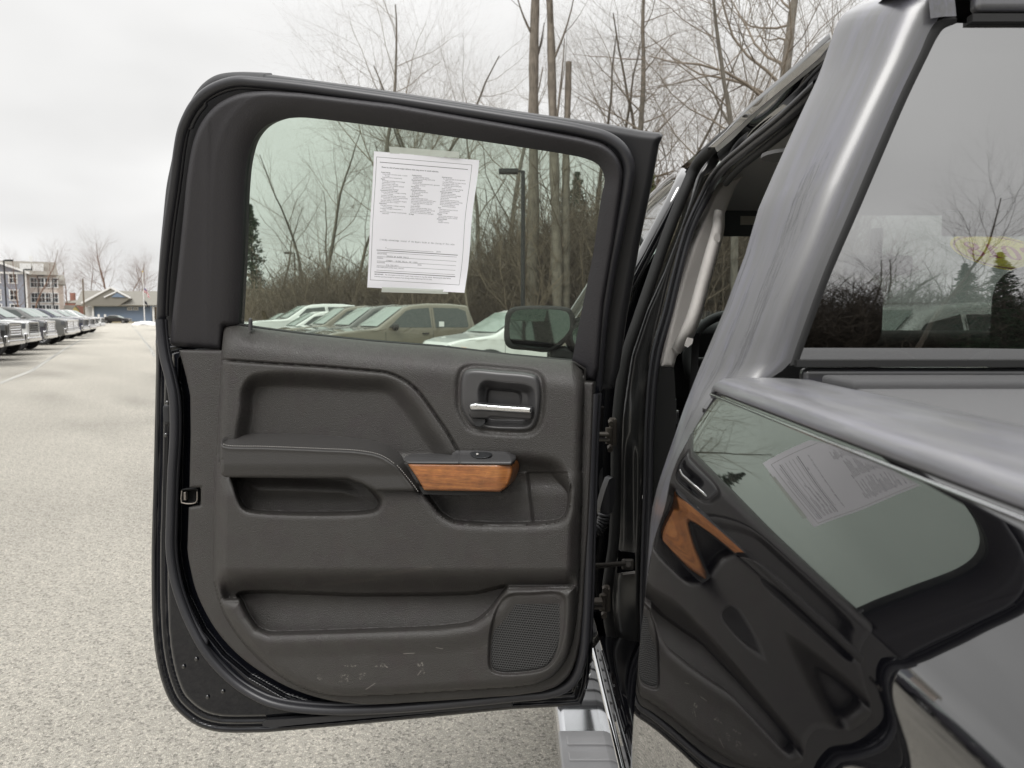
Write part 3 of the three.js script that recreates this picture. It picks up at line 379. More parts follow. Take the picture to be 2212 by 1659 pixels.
{
  // ---- bed side: one long pressed panel, waist, shoulder and lower sill
  const tilt = [[0.09, 31], [0.12, 30], [0.145, 28], [0.163, 25.5], [0.181, 18], [0.195, 10.5], [0.207, 8], [0.22, 12.5], [0.234, 18], [0.246, 18], [0.262, 12.5], [0.28, 8.5], [0.315, 6.5], [0.38, 4.5], [0.48, 3], [0.6, 1], [0.66, -3], [0.76, -14], [0.9, -24]];   // lean of the panel by depth below eye level: shoulder, waist crease, sill
  const prof = [[0.2375, -0.088]]; for (let d = 0.093, x = 0.2335; d < 0.885; d += 0.004) { prof.push([x, -d]); x -= 0.004 * Math.tan(yAt(tilt, d) * Math.PI / 180); }
  const zs = [-0.905, -0.9, -0.88, -0.84, -0.8, -0.75, -0.7, -0.65, -0.6, -0.55, -0.5, -0.45, -0.4, -0.35, -0.3, -0.2, 0, 0.3, 0.8, 1.4, 1.6];
  const bed = part('bed_side', skin(zs.map((z, k) => prof.map(p => V3(p[0] - 0.03 * smooth(0.25, 0.62, -p[1]) * smooth(-0.92, -0.35, z) + (k === 0 ? 0.02 : k === 1 ? 0.004 : 0) + (z > 0.8 ? 0.05 * (z - 0.8) : 0), Y(p[1]), z))), true), M.paint);
  part('bed_side', skin(zs.map((z, k) => prof.map(p => V3(2.4 - p[0], Y(p[1]), z))), false), M.paint);
  part('bed_front', box(1.95, 0.72, 0.012, 1.2, Y(-0.47), -0.897), M.paint);
  part('tailgate', box(1.9, 0.62, 0.05, 1.2, Y(-0.45), 1.62, 0.02), M.paint);
  part('bed_floor', box(1.9, 0.03, 2.5, 1.2, Y(-0.78), 0.36), M.rubberMatte);
  const rc = [[0.2375, -0.0885], [0.2335, -0.088], [0.236, -0.079], [0.246, -0.0745], [0.27, -0.073], [0.31, -0.0735], [0.345, -0.0755], [0.356, -0.083], [0.358, -0.12]];
  const railTex = filmTex(44, [[256, 0, 1024, 60, 500, 0.12]], 'rgb(122,122,124)');
  part('bed_rail', skin([-0.908, -0.903, -0.89, ...zs.slice(4)].map((z, k) => rc.map(p => V3(p[0] + (k === 0 ? 0.008 : 0), Y(p[1] - (k === 0 ? 0.03 : k === 1 ? 0.006 : 0)), z))), true), phy(lin(1, 1, 1), 0.36, { map: railTex, clearcoat: 0.4, clearcoatRoughness: 0.2 }));
  part('rail_trim', tube([-0.9, -0.6, -0.3, 0, 0.5, 1.5].map(z => V3(0.2335, Y(-0.0935), z)), 0.0016, 6), M.chrome);
  part('bed_cover', [box(1.68, 0.02, 2.45, 1.2, Y(-0.088), 0.335, 0.006), box(1.68, 0.012, 0.09, 1.2, Y(-0.076), -0.85, 0.005)], std(lin(0.13, 0.13, 0.133), 0.6, { bumpMap: rep(grainTex, 30), bumpScale: 0.001 }));

  // ---- rear corner post of the cab
  const Lp = [[2000, -60], [1930, -20], [1878, 0], [1850, 11], [1822, 30], [1806, 54], [1770, 161], [1721.6, 263.6], [1673, 371], [1639, 449], [1609, 552], [1565, 669], [1507, 805], [1478, 880], [1454, 950], [1420, 1050], [1406, 1110], [1393, 1300], [1384, 1500], [1379, 1680]];
  const Rp = [[2130, -70], [2090, -40], [2066, -15], [2046, 5], [2032, 28], [2020, 52], [1984, 124], [1936, 225], [1890, 330], [1858, 405], [1812, 512], [1758, 645], [1718, 782], [1600, 860], [1540, 930], [1470, 1050], [1445, 1110], [1420, 1300], [1410, 1500], [1404, 1680]];
  const N = 60, Lc = crv(Lp, false, 1e9 / 1e9 * 20), dl = (y) => 0.985 + 0.045 * smooth(800, 0, y), dr = (y) => 0.926 + 0.022 * smooth(800, 0, y);
  const rows = []; for (let k = 0; k < N; k++) {
    const t = k / (N - 1) * (Lp.length - 1), i = Math.min(Lp.length - 2, Math.floor(t)), f = t - i, c = (p) => [lerp(p[i][0], p[i + 1][0], f), lerp(p[i][1], p[i + 1][1], f)], a = c(Lp), b = c(Rp);
    const row = [], A = P(a[0], a[1], dl(a[1])), B = P(b[0], b[1], dr(b[1])); row.push(P(a[0] + 10, a[1], dl(a[1]) + 0.05), P(a[0] + 1, a[1], dl(a[1]) + 0.008));
    for (let q = 0; q <= 8; q++) { const u = q / 8, p = A.clone().lerp(B, u); p.z = lerp(A.z, B.z, Math.sin(Math.min(1, u * 1.15) * Math.PI / 2)); row.push(p); } rows.push(row);
  }
  part('cab_corner_post', skin(rows, false), filmM(21, [[255, 300, 640, 260, 50, 0.55], [175, 130, 520, 90, 22, 0.45], [120, 100, 600, 60, 20, 0.4], [300, 420, 640, 60, 40, 0.3], [420, 480, 640, 30, 60, 0.25]]));
  // ---- rear window in its rubber
  const zB = (y) => dr(y) + 0.004, W = (px, py) => P(px, py, zB(py));
  const wl = [[1720, 786], [1740, 730], [1790, 596], [1851, 456], [1900, 342], [1955, 215], [2000, 122], [2020, 82], [2035, 62], [2062, 50]], mir = p => V3(2.4 - p.x, p.y, p.z);
  const left = resample(wl.map(p => W(...p)), 40);
  part('rear_window', skin(left.map(p => [p, ...[0.2, 0.4, 0.6, 0.8].map(t => p.clone().lerp(mir(p), t)), mir(p)]), true), M.privacy);
  const rl = resample([[1706, 790], [1727, 730], [1776, 596], [1838, 450], [1888, 332], [1943, 206], [1988, 112], [2006, 70], [2024, 46], [2062, 36]].map(p => P(p[0], p[1], zB(p[1]) - 0.004)), 40), ri = resample(wl.map(p => P(p[0] + 4, p[1], zB(p[1]) - 0.001)), 40);
  part('window_rubber', [skin(rl.map((p, i) => [p, p.clone().lerp(ri[i], 0.5).add(V3(0, 0, 0.004)), ri[i]]), true), skin(rl.map((p, i) => [mir(p), mir(ri[i])]), false), box(1.315, 0.009, 0.012, 1.2, rl[39].y - 0.003, rl[39].z), box(1.72, 0.008, 0.016, 1.2, Y(-0.0585), -0.925)], M.rubberMatte);
  // panel below the window, header above it, roof
  part('cab_back', [box(1.70, 0.05, 0.02, 1.2, Y(-0.089), -0.932, 0.008), box(1.9, 0.75, 0.02, 1.2, Y(-0.48), -0.95)], phy(lin(0.45, 0.45, 0.45), 0.36, { map: filmTex(52, [[256, 100, 800, 160, 480, 0.6]]), clearcoat: 0.8, clearcoatRoughness: 0.14 }));
  const top = P(2062, 34, 0.945);
  part('roof_header', box(1.31, 0.06, 0.02, 1.2, top.y + 0.034, top.z - 0.004, 0.008), filmM(53, []));
  const roofRow = z => { const f = smooth(-0.95, -1.5, z); const r = []; for (let k = 0; k <= 24; k++) { const u = k / 24, x = lerp(0.455, 1.945, u), s = Math.sin(u * Math.PI); r.push(V3(x, Y(0.385 + 0.05 * Math.pow(s, 0.5) + 0.01 * f), z)); } return r; };
  part('roof', skin([-0.95, -1.0, -1.1, -1.4, -1.8, -2.2, -2.5, -2.62].map(roofRow), false), M.paint);
  part('roof_ditch_trim', skin([[2010, -60], [2006, 0], [2010, 40]].map(p => [P(p[0], p[1], 0.938), P(p[0] + 25, p[1] - 4, 0.936), P(p[0] + 56, p[1] - 5, 0.94)]), false), filmM(54, []));
  // ---- roof side over the door opening: gloss rail, flange with a painted sky highlight, seals
  const band = (name, a, b, m, out = 0.0, XA = 0.44, XB = 0.45) => part(name, skin(resample(a.map(p => atX(p[0], p[1], p[2] || XA)), 40).map((p, i, A) => { const q = resample(b.map(p => atX(p[0], p[1], p[2] || XB)), 40)[i]; const mid = p.clone().lerp(q, 0.5).add(V3(-out, out * 0.5, 0)); return [p, p.clone().lerp(mid, 0.6), mid, q.clone().lerp(mid, 0.6), q]; }), true), m);
  band('roof_rail', [[1812, 52], [1717, 143], [1629, 217], [1556, 301], [1530, 326]], [[1798, 102], [1709, 176], [1629, 243], [1580, 287], [1545, 318]], M.paint, 0.008, 0.44, 0.436);
  band('roof_flange_sheen', [[1798, 101], [1709, 175], [1629, 242], [1580, 286], [1545, 316]], [[1791, 120], [1704, 191], [1623, 260], [1582, 301], [1549, 328]], std(lin(0.5, 0.5, 0.51), 0.3), 0.002, 0.438, 0.446);  // pale colour stands in for sky reflected on the black painted flange
  band('roof_channel', [[1792, 119], [1705, 190], [1624, 259], [1583, 300], [1548, 330]], [[1756, 182], [1680, 248], [1606, 309], [1570, 340], [1548, 362]], M.paint, -0.008, 0.448, 0.462);
  const sealPts = [[1762, 178, 1.13], [1720, 218, 1.2], [1678, 256, 1.29], [1604, 315, 1.49], [1562, 350, 1.66], [1540, 376, 1.78], [1522, 408, 1.86], [1484, 488, 1.88], [1456, 586, 1.88], [1436, 670, 1.88], [1410, 767, 1.88], [1397, 900, 1.88], [1393, 1052, 1.88], [1386, 1275, 1.88], [1386, 1480, 1.9]];
  part('opening_seal', [tube(sealPts.map(p => P(p[0], p[1], p[2])), 0.0045, 9, false, 120), tube(sealPts.map(p => P(p[0] + 10, p[1] + 7, p[2] + 0.01)), 0.009, 9, false, 120)], M.seal);
  part('seal_lip', tube(sealPts.slice(0, 6).map(p => P(p[0] + 28, p[1] + 20, p[2] + 0.015)), 0.0075, 8, false, 120), M.rubberMatte);
  // ---- centre post: jamb facing the open door
  const BP = frame(1380, 800, 1.93, 0, 0);
  const jamb = [[1545, 316], [1556, 345], [1536, 375], [1518, 408], [1480, 488], [1450, 586], [1428, 680], [1404, 767], [1392, 900], [1388, 1052], [1380, 1275], [1382, 1500], [1374, 1500], [1340, 1440], [1318, 1330], [1318, 1250], [1334, 1170], [1336, 1050], [1342, 900], [1362, 767], [1394, 670], [1432, 586], [1470, 490], [1490, 430], [1508, 372]];
  const dj = sdf(jamb);
  part('centre_post', relief(BP, jamb, (x, y) => { const d = Math.max(0, dj(x, y)); return 8 - lip(d, 10) + 3 * Math.sin(d / 9) + (y > 820 ? 10 * smooth(820, 900, y) * smooth(0, 40, d) : 0) - 12 * Math.exp(-Math.pow((x - 1366) / 10, 2)) * smooth(930, 1000, y) * (1 - smooth(1180, 1230, y)); }, { step: 4, rim: 40 }), jambM);
  part('post_pinch_seal', tube([[1580, 286, 1.62], [1540, 318, 1.8], [1502, 362, 1.9], [1476, 420, 1.9], [1444, 500, 1.9], [1414, 586, 1.9], [1378, 690, 1.9], [1352, 770, 1.9], [1334, 900, 1.9], [1330, 1052, 1.9], [1326, 1170, 1.9], [1312, 1275, 1.9], [1316, 1350, 1.9], [1345, 1460, 1.9]].map(p => P(...p)), 0.014, 9, false, 80), M.rubberMatte);
  part('front_door_edge', relief(frame(1300, 900, 1.98, 0, 0), [[1500, 350], [1440, 490], [1400, 600], [1345, 760], [1340, 900], [1340, 1060], [1330, 1300], [1350, 1500], [1300, 1470], [1262, 1400], [1262, 780], [1330, 740], [1380, 600], [1420, 500], [1470, 380]], () => 0, { step: 12, rim: 60 }), M.paint);
  // ---- hinges, check strap, wiring boot
  const hinge = (x, y, s) => part('hinge', [box(0.05, 0.007, 0.03, ...P(x - 24, y + 2, 1.80).toArray(), 0.002), box(0.05, 0.005, 0.03, ...P(x - 22, y + 14, 1.80).toArray(), 0.002), cyl(P(x, y - 12, 1.82), P(x, y + 22, 1.82), 0.009), box(0.016, 0.06 * s, 0.03, ...P(x + 8, y - 4, 1.86).toArray(), 0.004), cyl(P(x + 4, y - 26, 1.84), P(x + 4, y - 20, 1.82), 0.008, 0.007, 6), cyl(P(x + 2, y + 30, 1.84), P(x + 2, y + 36, 1.82), 0.008, 0.007, 6)], std(lin(0.07, 0.06, 0.05), 0.6, { metalness: 0.4 }));
  hinge(1316, 936, 1.1); hinge(1303, 1296, 1);
  part('check_strap', [cyl(P(1250, 1226, 1.8), P(1350, 1217, 1.84), 0.007, 0.0055, 8), box(0.03, 0.028, 0.012, ...P(1356, 1219, 1.86).toArray(), 0.005), cyl(P(1357, 1219, 1.86), P(1357, 1219, 1.845), 0.008, 0.008, 6)], std(lin(0.05, 0.045, 0.04), 0.5, { metalness: 0.4 }));
  part('check_strap_plate', relief(BP, [[1335, 1190], [1372, 1194], [1372, 1236], [1333, 1238]], () => 24, { step: 6, rim: 20 }), M.paint);
  part('post_label', relief(BP, [[1342, 1238], [1372, 1234], [1372, 1239], [1346, 1242]], () => 26, { step: 6, rim: 2 }), M.thread);
  const bt = [[1305, 1112], [1302, 1128], [1292, 1142], [1278, 1149], [1262, 1152]].map(p => P(p[0], p[1], 1.79)), bc = new THREE.CatmullRomCurve3(bt), rings = [];
  for (let k = 0; k <= 9; k++) { const p = bc.getPoint(k / 9), g = new THREE.TorusGeometry(0.0115, 0.0042, 6, 14); g.applyQuaternion(new THREE.Quaternion().setFromUnitVectors(V3(0, 0, 1), bc.getTangent(k / 9))); g.translate(p.x, p.y, p.z); rings.push(g); }
  part('wiring_boot', [new THREE.TubeGeometry(bc, 20, 0.0115, 10), ...rings, relief(frame(1310, 1070, 1.8, 0.3, 0), [[1307, 1060], [1316, 1036], [1324, 1031], [1331, 1036], [1328, 1080], [1322, 1108], [1300, 1116], [1296, 1100]], (x, y) => 14 * smooth(1296, 1316, x), { step: 4, rim: 26 })], M.rubber);
  // ---- light trim on the inner post with its grab handle, dark trim below
  const IP = frame(1500, 600, 1.99, 0.25, 0);
  const inner = [[1606, 380], [1568, 392], [1546, 420], [1532, 450], [1498, 530], [1470, 620], [1450, 700], [1432, 780], [1428, 792], [1455, 794], [1462, 770], [1500, 726], [1514, 690], [1548, 560], [1560, 500], [1566, 460], [1590, 400]];
  const dI = sdf(inner);
  part('inner_post_trim', relief(IP, inner, (x, y) => 6 - lip(Math.max(0, dI(x, y)), 8), { step: 4, rim: 50 }), M.cabTrim);
  const hl = [[1546, 452, 1.93], [1540, 490, 1.90], [1524, 548, 1.885], [1505, 615, 1.885], [1486, 680, 1.885], [1468, 722, 1.90], [1452, 752, 1.94]];
  const hr = [[1566, 462, 1.93], [1564, 500, 1.90], [1548, 562, 1.885], [1530, 626, 1.885], [1512, 690, 1.885], [1500, 722, 1.90], [1470, 764, 1.94]];
  const ha = resample(hl.map(p => P(...p)), 30), hbR = resample(hr.map(p => P(...p)), 30);
  part('grab_handle', skin(ha.map((p, i) => { const q = hbR[i], o = V3(0, 0, 0.012); return [p.clone().add(V3(0.004, 0, -0.03)), p.clone(), p.clone().lerp(q, 0.25).add(o), p.clone().lerp(q, 0.6).add(o), q.clone(), q.clone().add(V3(0, 0, -0.03))]; }), false), M.cabTrim);
  for (const q of [[[1542, 520], [1541, 506], [1547, 496], [1564, 502], [1566, 520], [1560, 532]], [[1482, 735], [1488, 722], [1510, 726], [1506, 744], [1488, 758], [1476, 752]]]) part('handle_cap', relief(frame(q[0][0], q[0][1], 1.876, 0.1, 0), (() => { const mx = q.reduce((a, p) => a + p[0], 0) / 6, my = q.reduce((a, p) => a + p[1], 0) / 6; return q.map(p => [mx + (p[0] - mx) * 0.55 - 4, my + (p[1] - my) * 0.6]); })(), () => 0, { step: 5, rim: 4 }), M.cabTrim);
  part('lower_post_trim', relief(frame(1440, 900, 1.96, 0.2, 0), [[1428, 793], [1456, 796], [1462, 900], [1452, 1000], [1420, 1120], [1408, 1120], [1410, 900]], () => 0, { step: 8, rim: 40 }), M.dash);
  part('seat_belt', skin([[1503, 720, 2.05], [1500, 800, 2.04], [1494, 900, 2.02], [1490, 960, 2.02]].map(p => [P(p[0] - 8, p[1], p[2]), P(p[0] + 8, p[1], p[2] - 0.02)]), false), M.seat);
  part('seat_adjuster', [box(0.02, 0.05, 0.02, ...P(1452, 880, 2.05).toArray(), 0.005), box(0.02, 0.04, 0.02, ...P(1458, 902, 2.03).toArray(), 0.005)], M.chrome);
  // ---- inside of the cab
  part('headliner', skin([[-0.97, 0.35], [-1.3, 0.375], [-1.8, 0.38], [-2.3, 0.365], [-2.62, 0.33]].map(([z, y]) => [0.47, 0.55, 0.8, 1.2, 1.6, 1.85, 1.93].map((x, i) => V3(x, Y(y - (i % 6 === 0 ? 0.04 : 0)), z))), true), M.headliner);
  part('overhead_speaker', new THREE.CylinderGeometry(0.05, 0.05, 0.006, 20).translate(...P(1710, 335, 1.35).toArray()), std(lin(0.12), 0.9));
  for (const x of [0.78, 1.62]) part('sun_visor', box(0.42, 0.085, 0.018, x, Y(0.297), -2.56, 0.008), std(lin(0.1, 0.11, 0.11), 0.9));
  part('visor_label', box(0.11, 0.028, 0.002, 0.80, Y(0.305), -2.549), std(lin(0.55, 0.53, 0.45), 0.7));
  part('rear_view_mirror', [box(0.24, 0.07, 0.03, 1.28, Y(0.17), -2.72, 0.015), box(0.03, 0.12, 0.03, 1.28, Y(0.24), -2.74)], M.dash);
  part('windscreen', skin([[-2.6, 0.37, 0.5], [-3.0, 0.18, 0.38], [-3.5, -0.1, 0.28]].map(([z, y, x]) => [0, 0.25, 0.5, 0.75, 1].map(t => V3(lerp(x, 2.4 - x, t), Y(y), z - 0.12 * Math.sin(t * Math.PI)))), false), M.clearGlass);
  part('dashboard', [box(1.78, 0.3, 0.5, 1.2, Y(-0.22), -3.2, 0.06), box(1.8, 0.5, 0.3, 1.2, Y(-0.5), -3.3)], M.dash);
  part('instrument_hood', box(0.42, 0.16, 0.2, 0.82, Y(-0.1), -2.98, 0.05), M.dash);
  part('instrument_dial', box(0.3, 0.1, 0.01, 0.82, Y(-0.12), -2.878), std(lin(0.01), 0.3));
  part('dial_needle', box(0.004, 0.02, 0.004, 0.74, Y(-0.13), -2.868), std(lin(0.5, 0.02, 0.02), 0.5));
  const sw = new THREE.TorusGeometry(0.19, 0.017, 12, 48); sw.rotateX(-0.45); sw.translate(0.81, Y(-0.17), -2.72);
  part('steering_wheel', [sw, box(0.15, 0.13, 0.05, 0.81, Y(-0.18), -2.75, 0.03), box(0.34, 0.035, 0.025, 0.81, Y(-0.17), -2.74, 0.01), box(0.035, 0.17, 0.025, 0.81, Y(-0.27), -2.70, 0.01)], M.dash);
  part('steering_badge', box(0.07, 0.03, 0.006, 0.81, Y(-0.165), -2.72, 0.002), std(lin(0.35, 0.35, 0.33), 0.3, { metalness: 0.7 }));
  const seatBack = (x, w, z, top) => [box(w, 0.62, 0.16, x, Y(top - 0.31), z, 0.06), box(w * 0.55, 0.19, 0.1, x, Y(top + 0.1), z + 0.02, 0.045)];
  part('rear_seat', [...seatBack(0.83, 0.5, -1.12, -0.125), ...seatBack(1.25, 0.36, -1.12, -0.125), ...seatBack(1.72, 0.5, -1.12, -0.125), box(1.76, 0.16, 0.5, 1.2, Y(-0.62), -1.35, 0.06)], M.seat);
  for (const x of [0.9, 1.57]) part('front_seat', [...seatBack(x, 0.5, -2.2, -0.1), box(0.54, 0.18, 0.55, x, Y(-0.6), -2.5, 0.07)], M.seat);
  part('floor_pan', box(1.94, 0.1, 2.7, 1.2, Y(-0.91), -2.28, 0.02), M.paint);
  part('cab_side', [box(0.04, 0.8, 2.6, 2.2, Y(-0.45), -2.25, 0.02)], M.paint);
  part('side_window', skin([[-0.06, 2.2], [0.36, 1.97]].map(([y, x]) => [-1.0, -1.9, -2.7].map(z => V3(x, Y(y), z))), true), M.privacy);
  // ---- front door, mirror, bonnet
  const fd = (y, z) => V3(lerp(0.225, 0.445, clamp((y + 0.06) / 0.42)), Y(y), z);
  part('front_door', [skin([[0.2, -0.9], [0.178, -0.6], [0.175, -0.35], [0.19, -0.2], [0.215, -0.09], [0.225, -0.06]].map(([x, y]) => [-1.96, -2.3, -2.7, -3.1, -3.2].map(z => V3(x, Y(y), z))), false), tube([fd(-0.05, -1.96), fd(0.15, -1.96), fd(0.33, -1.975), fd(0.362, -2.05), fd(0.362, -2.4), fd(0.345, -2.62), fd(0.28, -2.8), fd(0.1, -3.1), fd(-0.06, -3.36)], 0.02, 8, false, 60)], M.paint);
  part('front_door_glass', skin([-0.06, 0.06, 0.16, 0.26, 0.36].map((y, k) => [0, 0.33, 0.66, 1].map(t => fd(y, lerp(-1.97, [-3.34, -3.1, -2.94, -2.78, -2.6][k], t)))), false), phy(lin(0.02, 0.025, 0.022), 0.02, { ior: 1.9 }));
  part('door_glass_trim', tube([fd(-0.05, -1.95), fd(0.15, -1.95), fd(0.33, -1.965)].map(p => p.add(V3(-0.012, 0, 0))), 0.004, 6), M.rubberMatte);
  const MF = frame(1165, 710, 2.95, -0.1, -0.03), mo = crv([[1090, 700], [1093, 678], [1103, 666], [1124, 661.5], [1211, 662], [1232, 667], [1241, 685], [1241, 712], [1214, 745], [1187, 760], [1140, 757], [1099, 751], [1090, 738]], true, 6), dmo = sdf(mo);
  const mirror = part('side_mirror', relief(MF, mo, (x, y) => -lip(Math.max(0, dmo(x, y)), 7) * 2, { step: 3, rim: 90 }), M.rubberMatte);
  part('mirror_glass', relief(MF, crv([[1101, 700], [1104, 682], [1112, 673], [1128, 669], [1211, 670], [1226, 675], [1231, 690], [1230, 712], [1207, 738], [1184, 752], [1110, 743], [1102, 734]], true, 6), () => 3, { step: 20, rim: 0 }), std(lin(0.17, 0.195, 0.185), 0.02, { metalness: 1 }), mirror);
  part('mirror_arm', [box(0.16, 0.05, 0.09, ...P(1232, 762, 3.0).toArray(), 0.015)], M.rubberMatte);
  part('bonnet', skin([[-3.45, -0.09], [-3.9, -0.1], [-4.6, -0.16], [-5.0, -0.25], [-5.1, -0.5]].map(([z, y]) => [0.3, 0.34, 0.7, 1.2, 1.7, 2.06, 2.1].map((x, i) => V3(x, Y(y - (i % 6 === 0 ? 0.1 : 0) + 0.02 * Math.sin((x - 0.3) / 1.8 * Math.PI)), z))), false), M.paint);
  part('front_wing', [box(0.08, 0.62, 1.8, 0.27, Y(-0.5), -4.2, 0.04)], M.paint); part('front_wing', [box(0.08, 0.62, 1.8, 2.13, Y(-0.5), -4.2, 0.04)], M.paint);
  // ---- running board, sill
  part('running_board', [box(0.16, 0.07, 3.4, 0.185, Y(-0.985), -2.1, 0.02)], std(lin(0.62, 0.63, 0.65), 0.18, { metalness: 1 }));
  const stepM = std(lin(0.24, 0.24, 0.245), 0.55);
  for (const [z0, z1] of [[-2.45, -1.80], [-1.665, -1.0]]) { const o = [box(0.155, 0.018, z1 - z0, 0.182, Y(-0.946), (z0 + z1) / 2, 0.005)]; for (let z = z0 + 0.05; z < z1 - 0.02; z += 0.06) o.push(box(0.12, 0.008, 0.03, 0.18, Y(-0.935), z, 0.003)); part('step_pad', o, stepM); }
  part('sill_strip', tube([[-1.86, -0.838], [-1.6, -0.84], [-0.95, -0.842]].map(([z, y]) => V3(0.205, Y(y), z)), 0.0075, 8), M.chrome);
  part('rocker', skin([[0.222, -0.82], [0.214, -0.85], [0.2, -0.9], [0.21, -0.98]].map(([x, y]) => [-3.2, -1.9, -1.0].map(z => V3(x, Y(y), z))), true), M.paint);
  part('sill_plate', skin([[0.222, -0.82], [0.25, -0.815], [0.3, -0.83], [0.5, -0.86]].map(([x, y]) => [-1.9, -1.4, -1.0].map(z => V3(x, Y(y), z))), false), M.paint);
  // wheels
  for (const [x, z] of [[0.36, 0.45], [2.04, 0.45], [0.36, -4.2], [2.04, -4.2]]) { const w = part('wheel', new THREE.TorusGeometry(0.29, 0.125, 12, 40).scale(1, 1, 1.05).rotateY(Math.PI / 2).translate(x, 0.415, z), M.rubberMatte); part('rim', [new THREE.CylinderGeometry(0.24, 0.24, 0.16, 24).rotateZ(Math.PI / 2).translate(x, 0.415, z)], M.chrome, w); }
  // ---- year sticker on the windscreen
  const sc = document.createElement('canvas'); sc.width = 256; sc.height = 160; const g = sc.getContext('2d'); g.fillStyle = '#e6d21e'; g.fillRect(0, 0, 256, 160); g.translate(256, 0); g.scale(-1, 1); g.strokeStyle = '#8f1f2a'; g.lineWidth = 5; g.beginPath(); g.ellipse(128, 80, 118, 70, 0, 0, 7); g.stroke(); g.fillStyle = '#b02030'; g.font = 'bold 84px serif'; g.textAlign = 'center'; g.fillText('2018', 128, 108);
  const stx = new THREE.CanvasTexture(sc); stx.colorSpace = THREE.SRGBColorSpace;
  const e = new THREE.CircleGeometry(1, 40).scale(0.19, 0.12, 1); e.rotateX(-0.9 + 0.0); const so = mesh('year_sticker', e, std(lin(1, 1, 1), 0.5, { map: stx, side: THREE.DoubleSide })); so.position.copy(P(2165, 545, 2.86)); so.rotation.z = -0.1; tag(so, 'yellow oval year sticker on the windscreen', 'sticker');
}
// ============================================================ parked vehicles
const TESS = new TessellateModifier(0.16, 7);
function vehicleShell(sil, W, shape) {            // side outline pulled to the full width, then narrowed at the nose and towards the roof
  const s = new THREE.Shape(sil.map(p => new THREE.Vector2(p[0], p[1])));
  let g = new THREE.ExtrudeGeometry(s, { depth: W - 0.12, bevelEnabled: true, bevelThickness: 0.06, bevelSize: 0.05, bevelOffset: -0.05, bevelSegments: 3, curveSegments: 8, steps: 6 });
  g.translate(0, 0, -(W - 0.12) / 2); g.deleteAttribute('uv'); g.deleteAttribute('normal'); g = TESS.modify(g.toNonIndexed());
  const p = g.attributes.position; for (let i = 0; i < p.count; i++) p.setZ(i, p.getZ(i) * shape(p.getX(i), p.getY(i)));
  g = mergeVertices(g, 1e-4); return toCreasedNormals(g, 0.55);
}
function arch(cx, cy, r, n = 12) { const o = []; for (let k = 0; k <= n; k++) { const a = k / n * Math.PI; o.push([cx - r * Math.cos(a), cy + r * Math.sin(a)]); } return o; }   // from the rear to the front
const carPaint = (r, g, b) => phy(lin(r, g, b), 0.35, { clearcoat: 1, clearcoatRoughness: 0.03 });
const VM = {
  glass: phy(lin(0.035, 0.045, 0.042), 0.03, { ior: 1.75 }), screen: phy(lin(0.26, 0.32, 0.29), 0.05, { ior: 1.9 }), black: std(lin(0.012), 0.6), tyre: std(lin(0.016), 0.85), alloy: std(lin(0.45, 0.45, 0.46), 0.3, { metalness: 0.9 }), chrome: std(lin(0.8, 0.8, 0.81), 0.12, { metalness: 1 }), lamp: phy(lin(0.1, 0.105, 0.11), 0.1, { clearcoat: 1 }), amber: std(lin(0.8, 0.25, 0.02), 0.3), flare: std(lin(0.03), 0.7), card: std(lin(0.8), 0.8),  // screen: reflected sky is put into its pale colour
};
function side(shell, x, y, sgn, off) { return V3(x, y, sgn * (shell.W / 2 * shell.shape(x, y) + off)); }
function sidePanel(sh, poly, sgn, off) { const g0 = new THREE.ShapeGeometry(new THREE.Shape(poly.map(p => new THREE.Vector2(...p)))); g0.deleteAttribute('uv'); g0.deleteAttribute('normal'); const g = TESS.modify(g0.toNonIndexed()), p = g.attributes.position; for (let i = 0; i < p.count; i++) p.setZ(i, sgn * (sh.W / 2 * sh.shape(p.getX(i), p.getY(i)) + off)); const m = mergeVertices(g); m.computeVertexNormals(); return m; }
const strip = (sh, a, b, sgn, w = 0.008) => { const o = []; for (let k = 0; k <= 8; k++) o.push(side(sh, lerp(a[0], b[0], k / 8), lerp(a[1], b[1], k / 8), sgn, 0.0015)); return tube(o, w / 2, 4); };
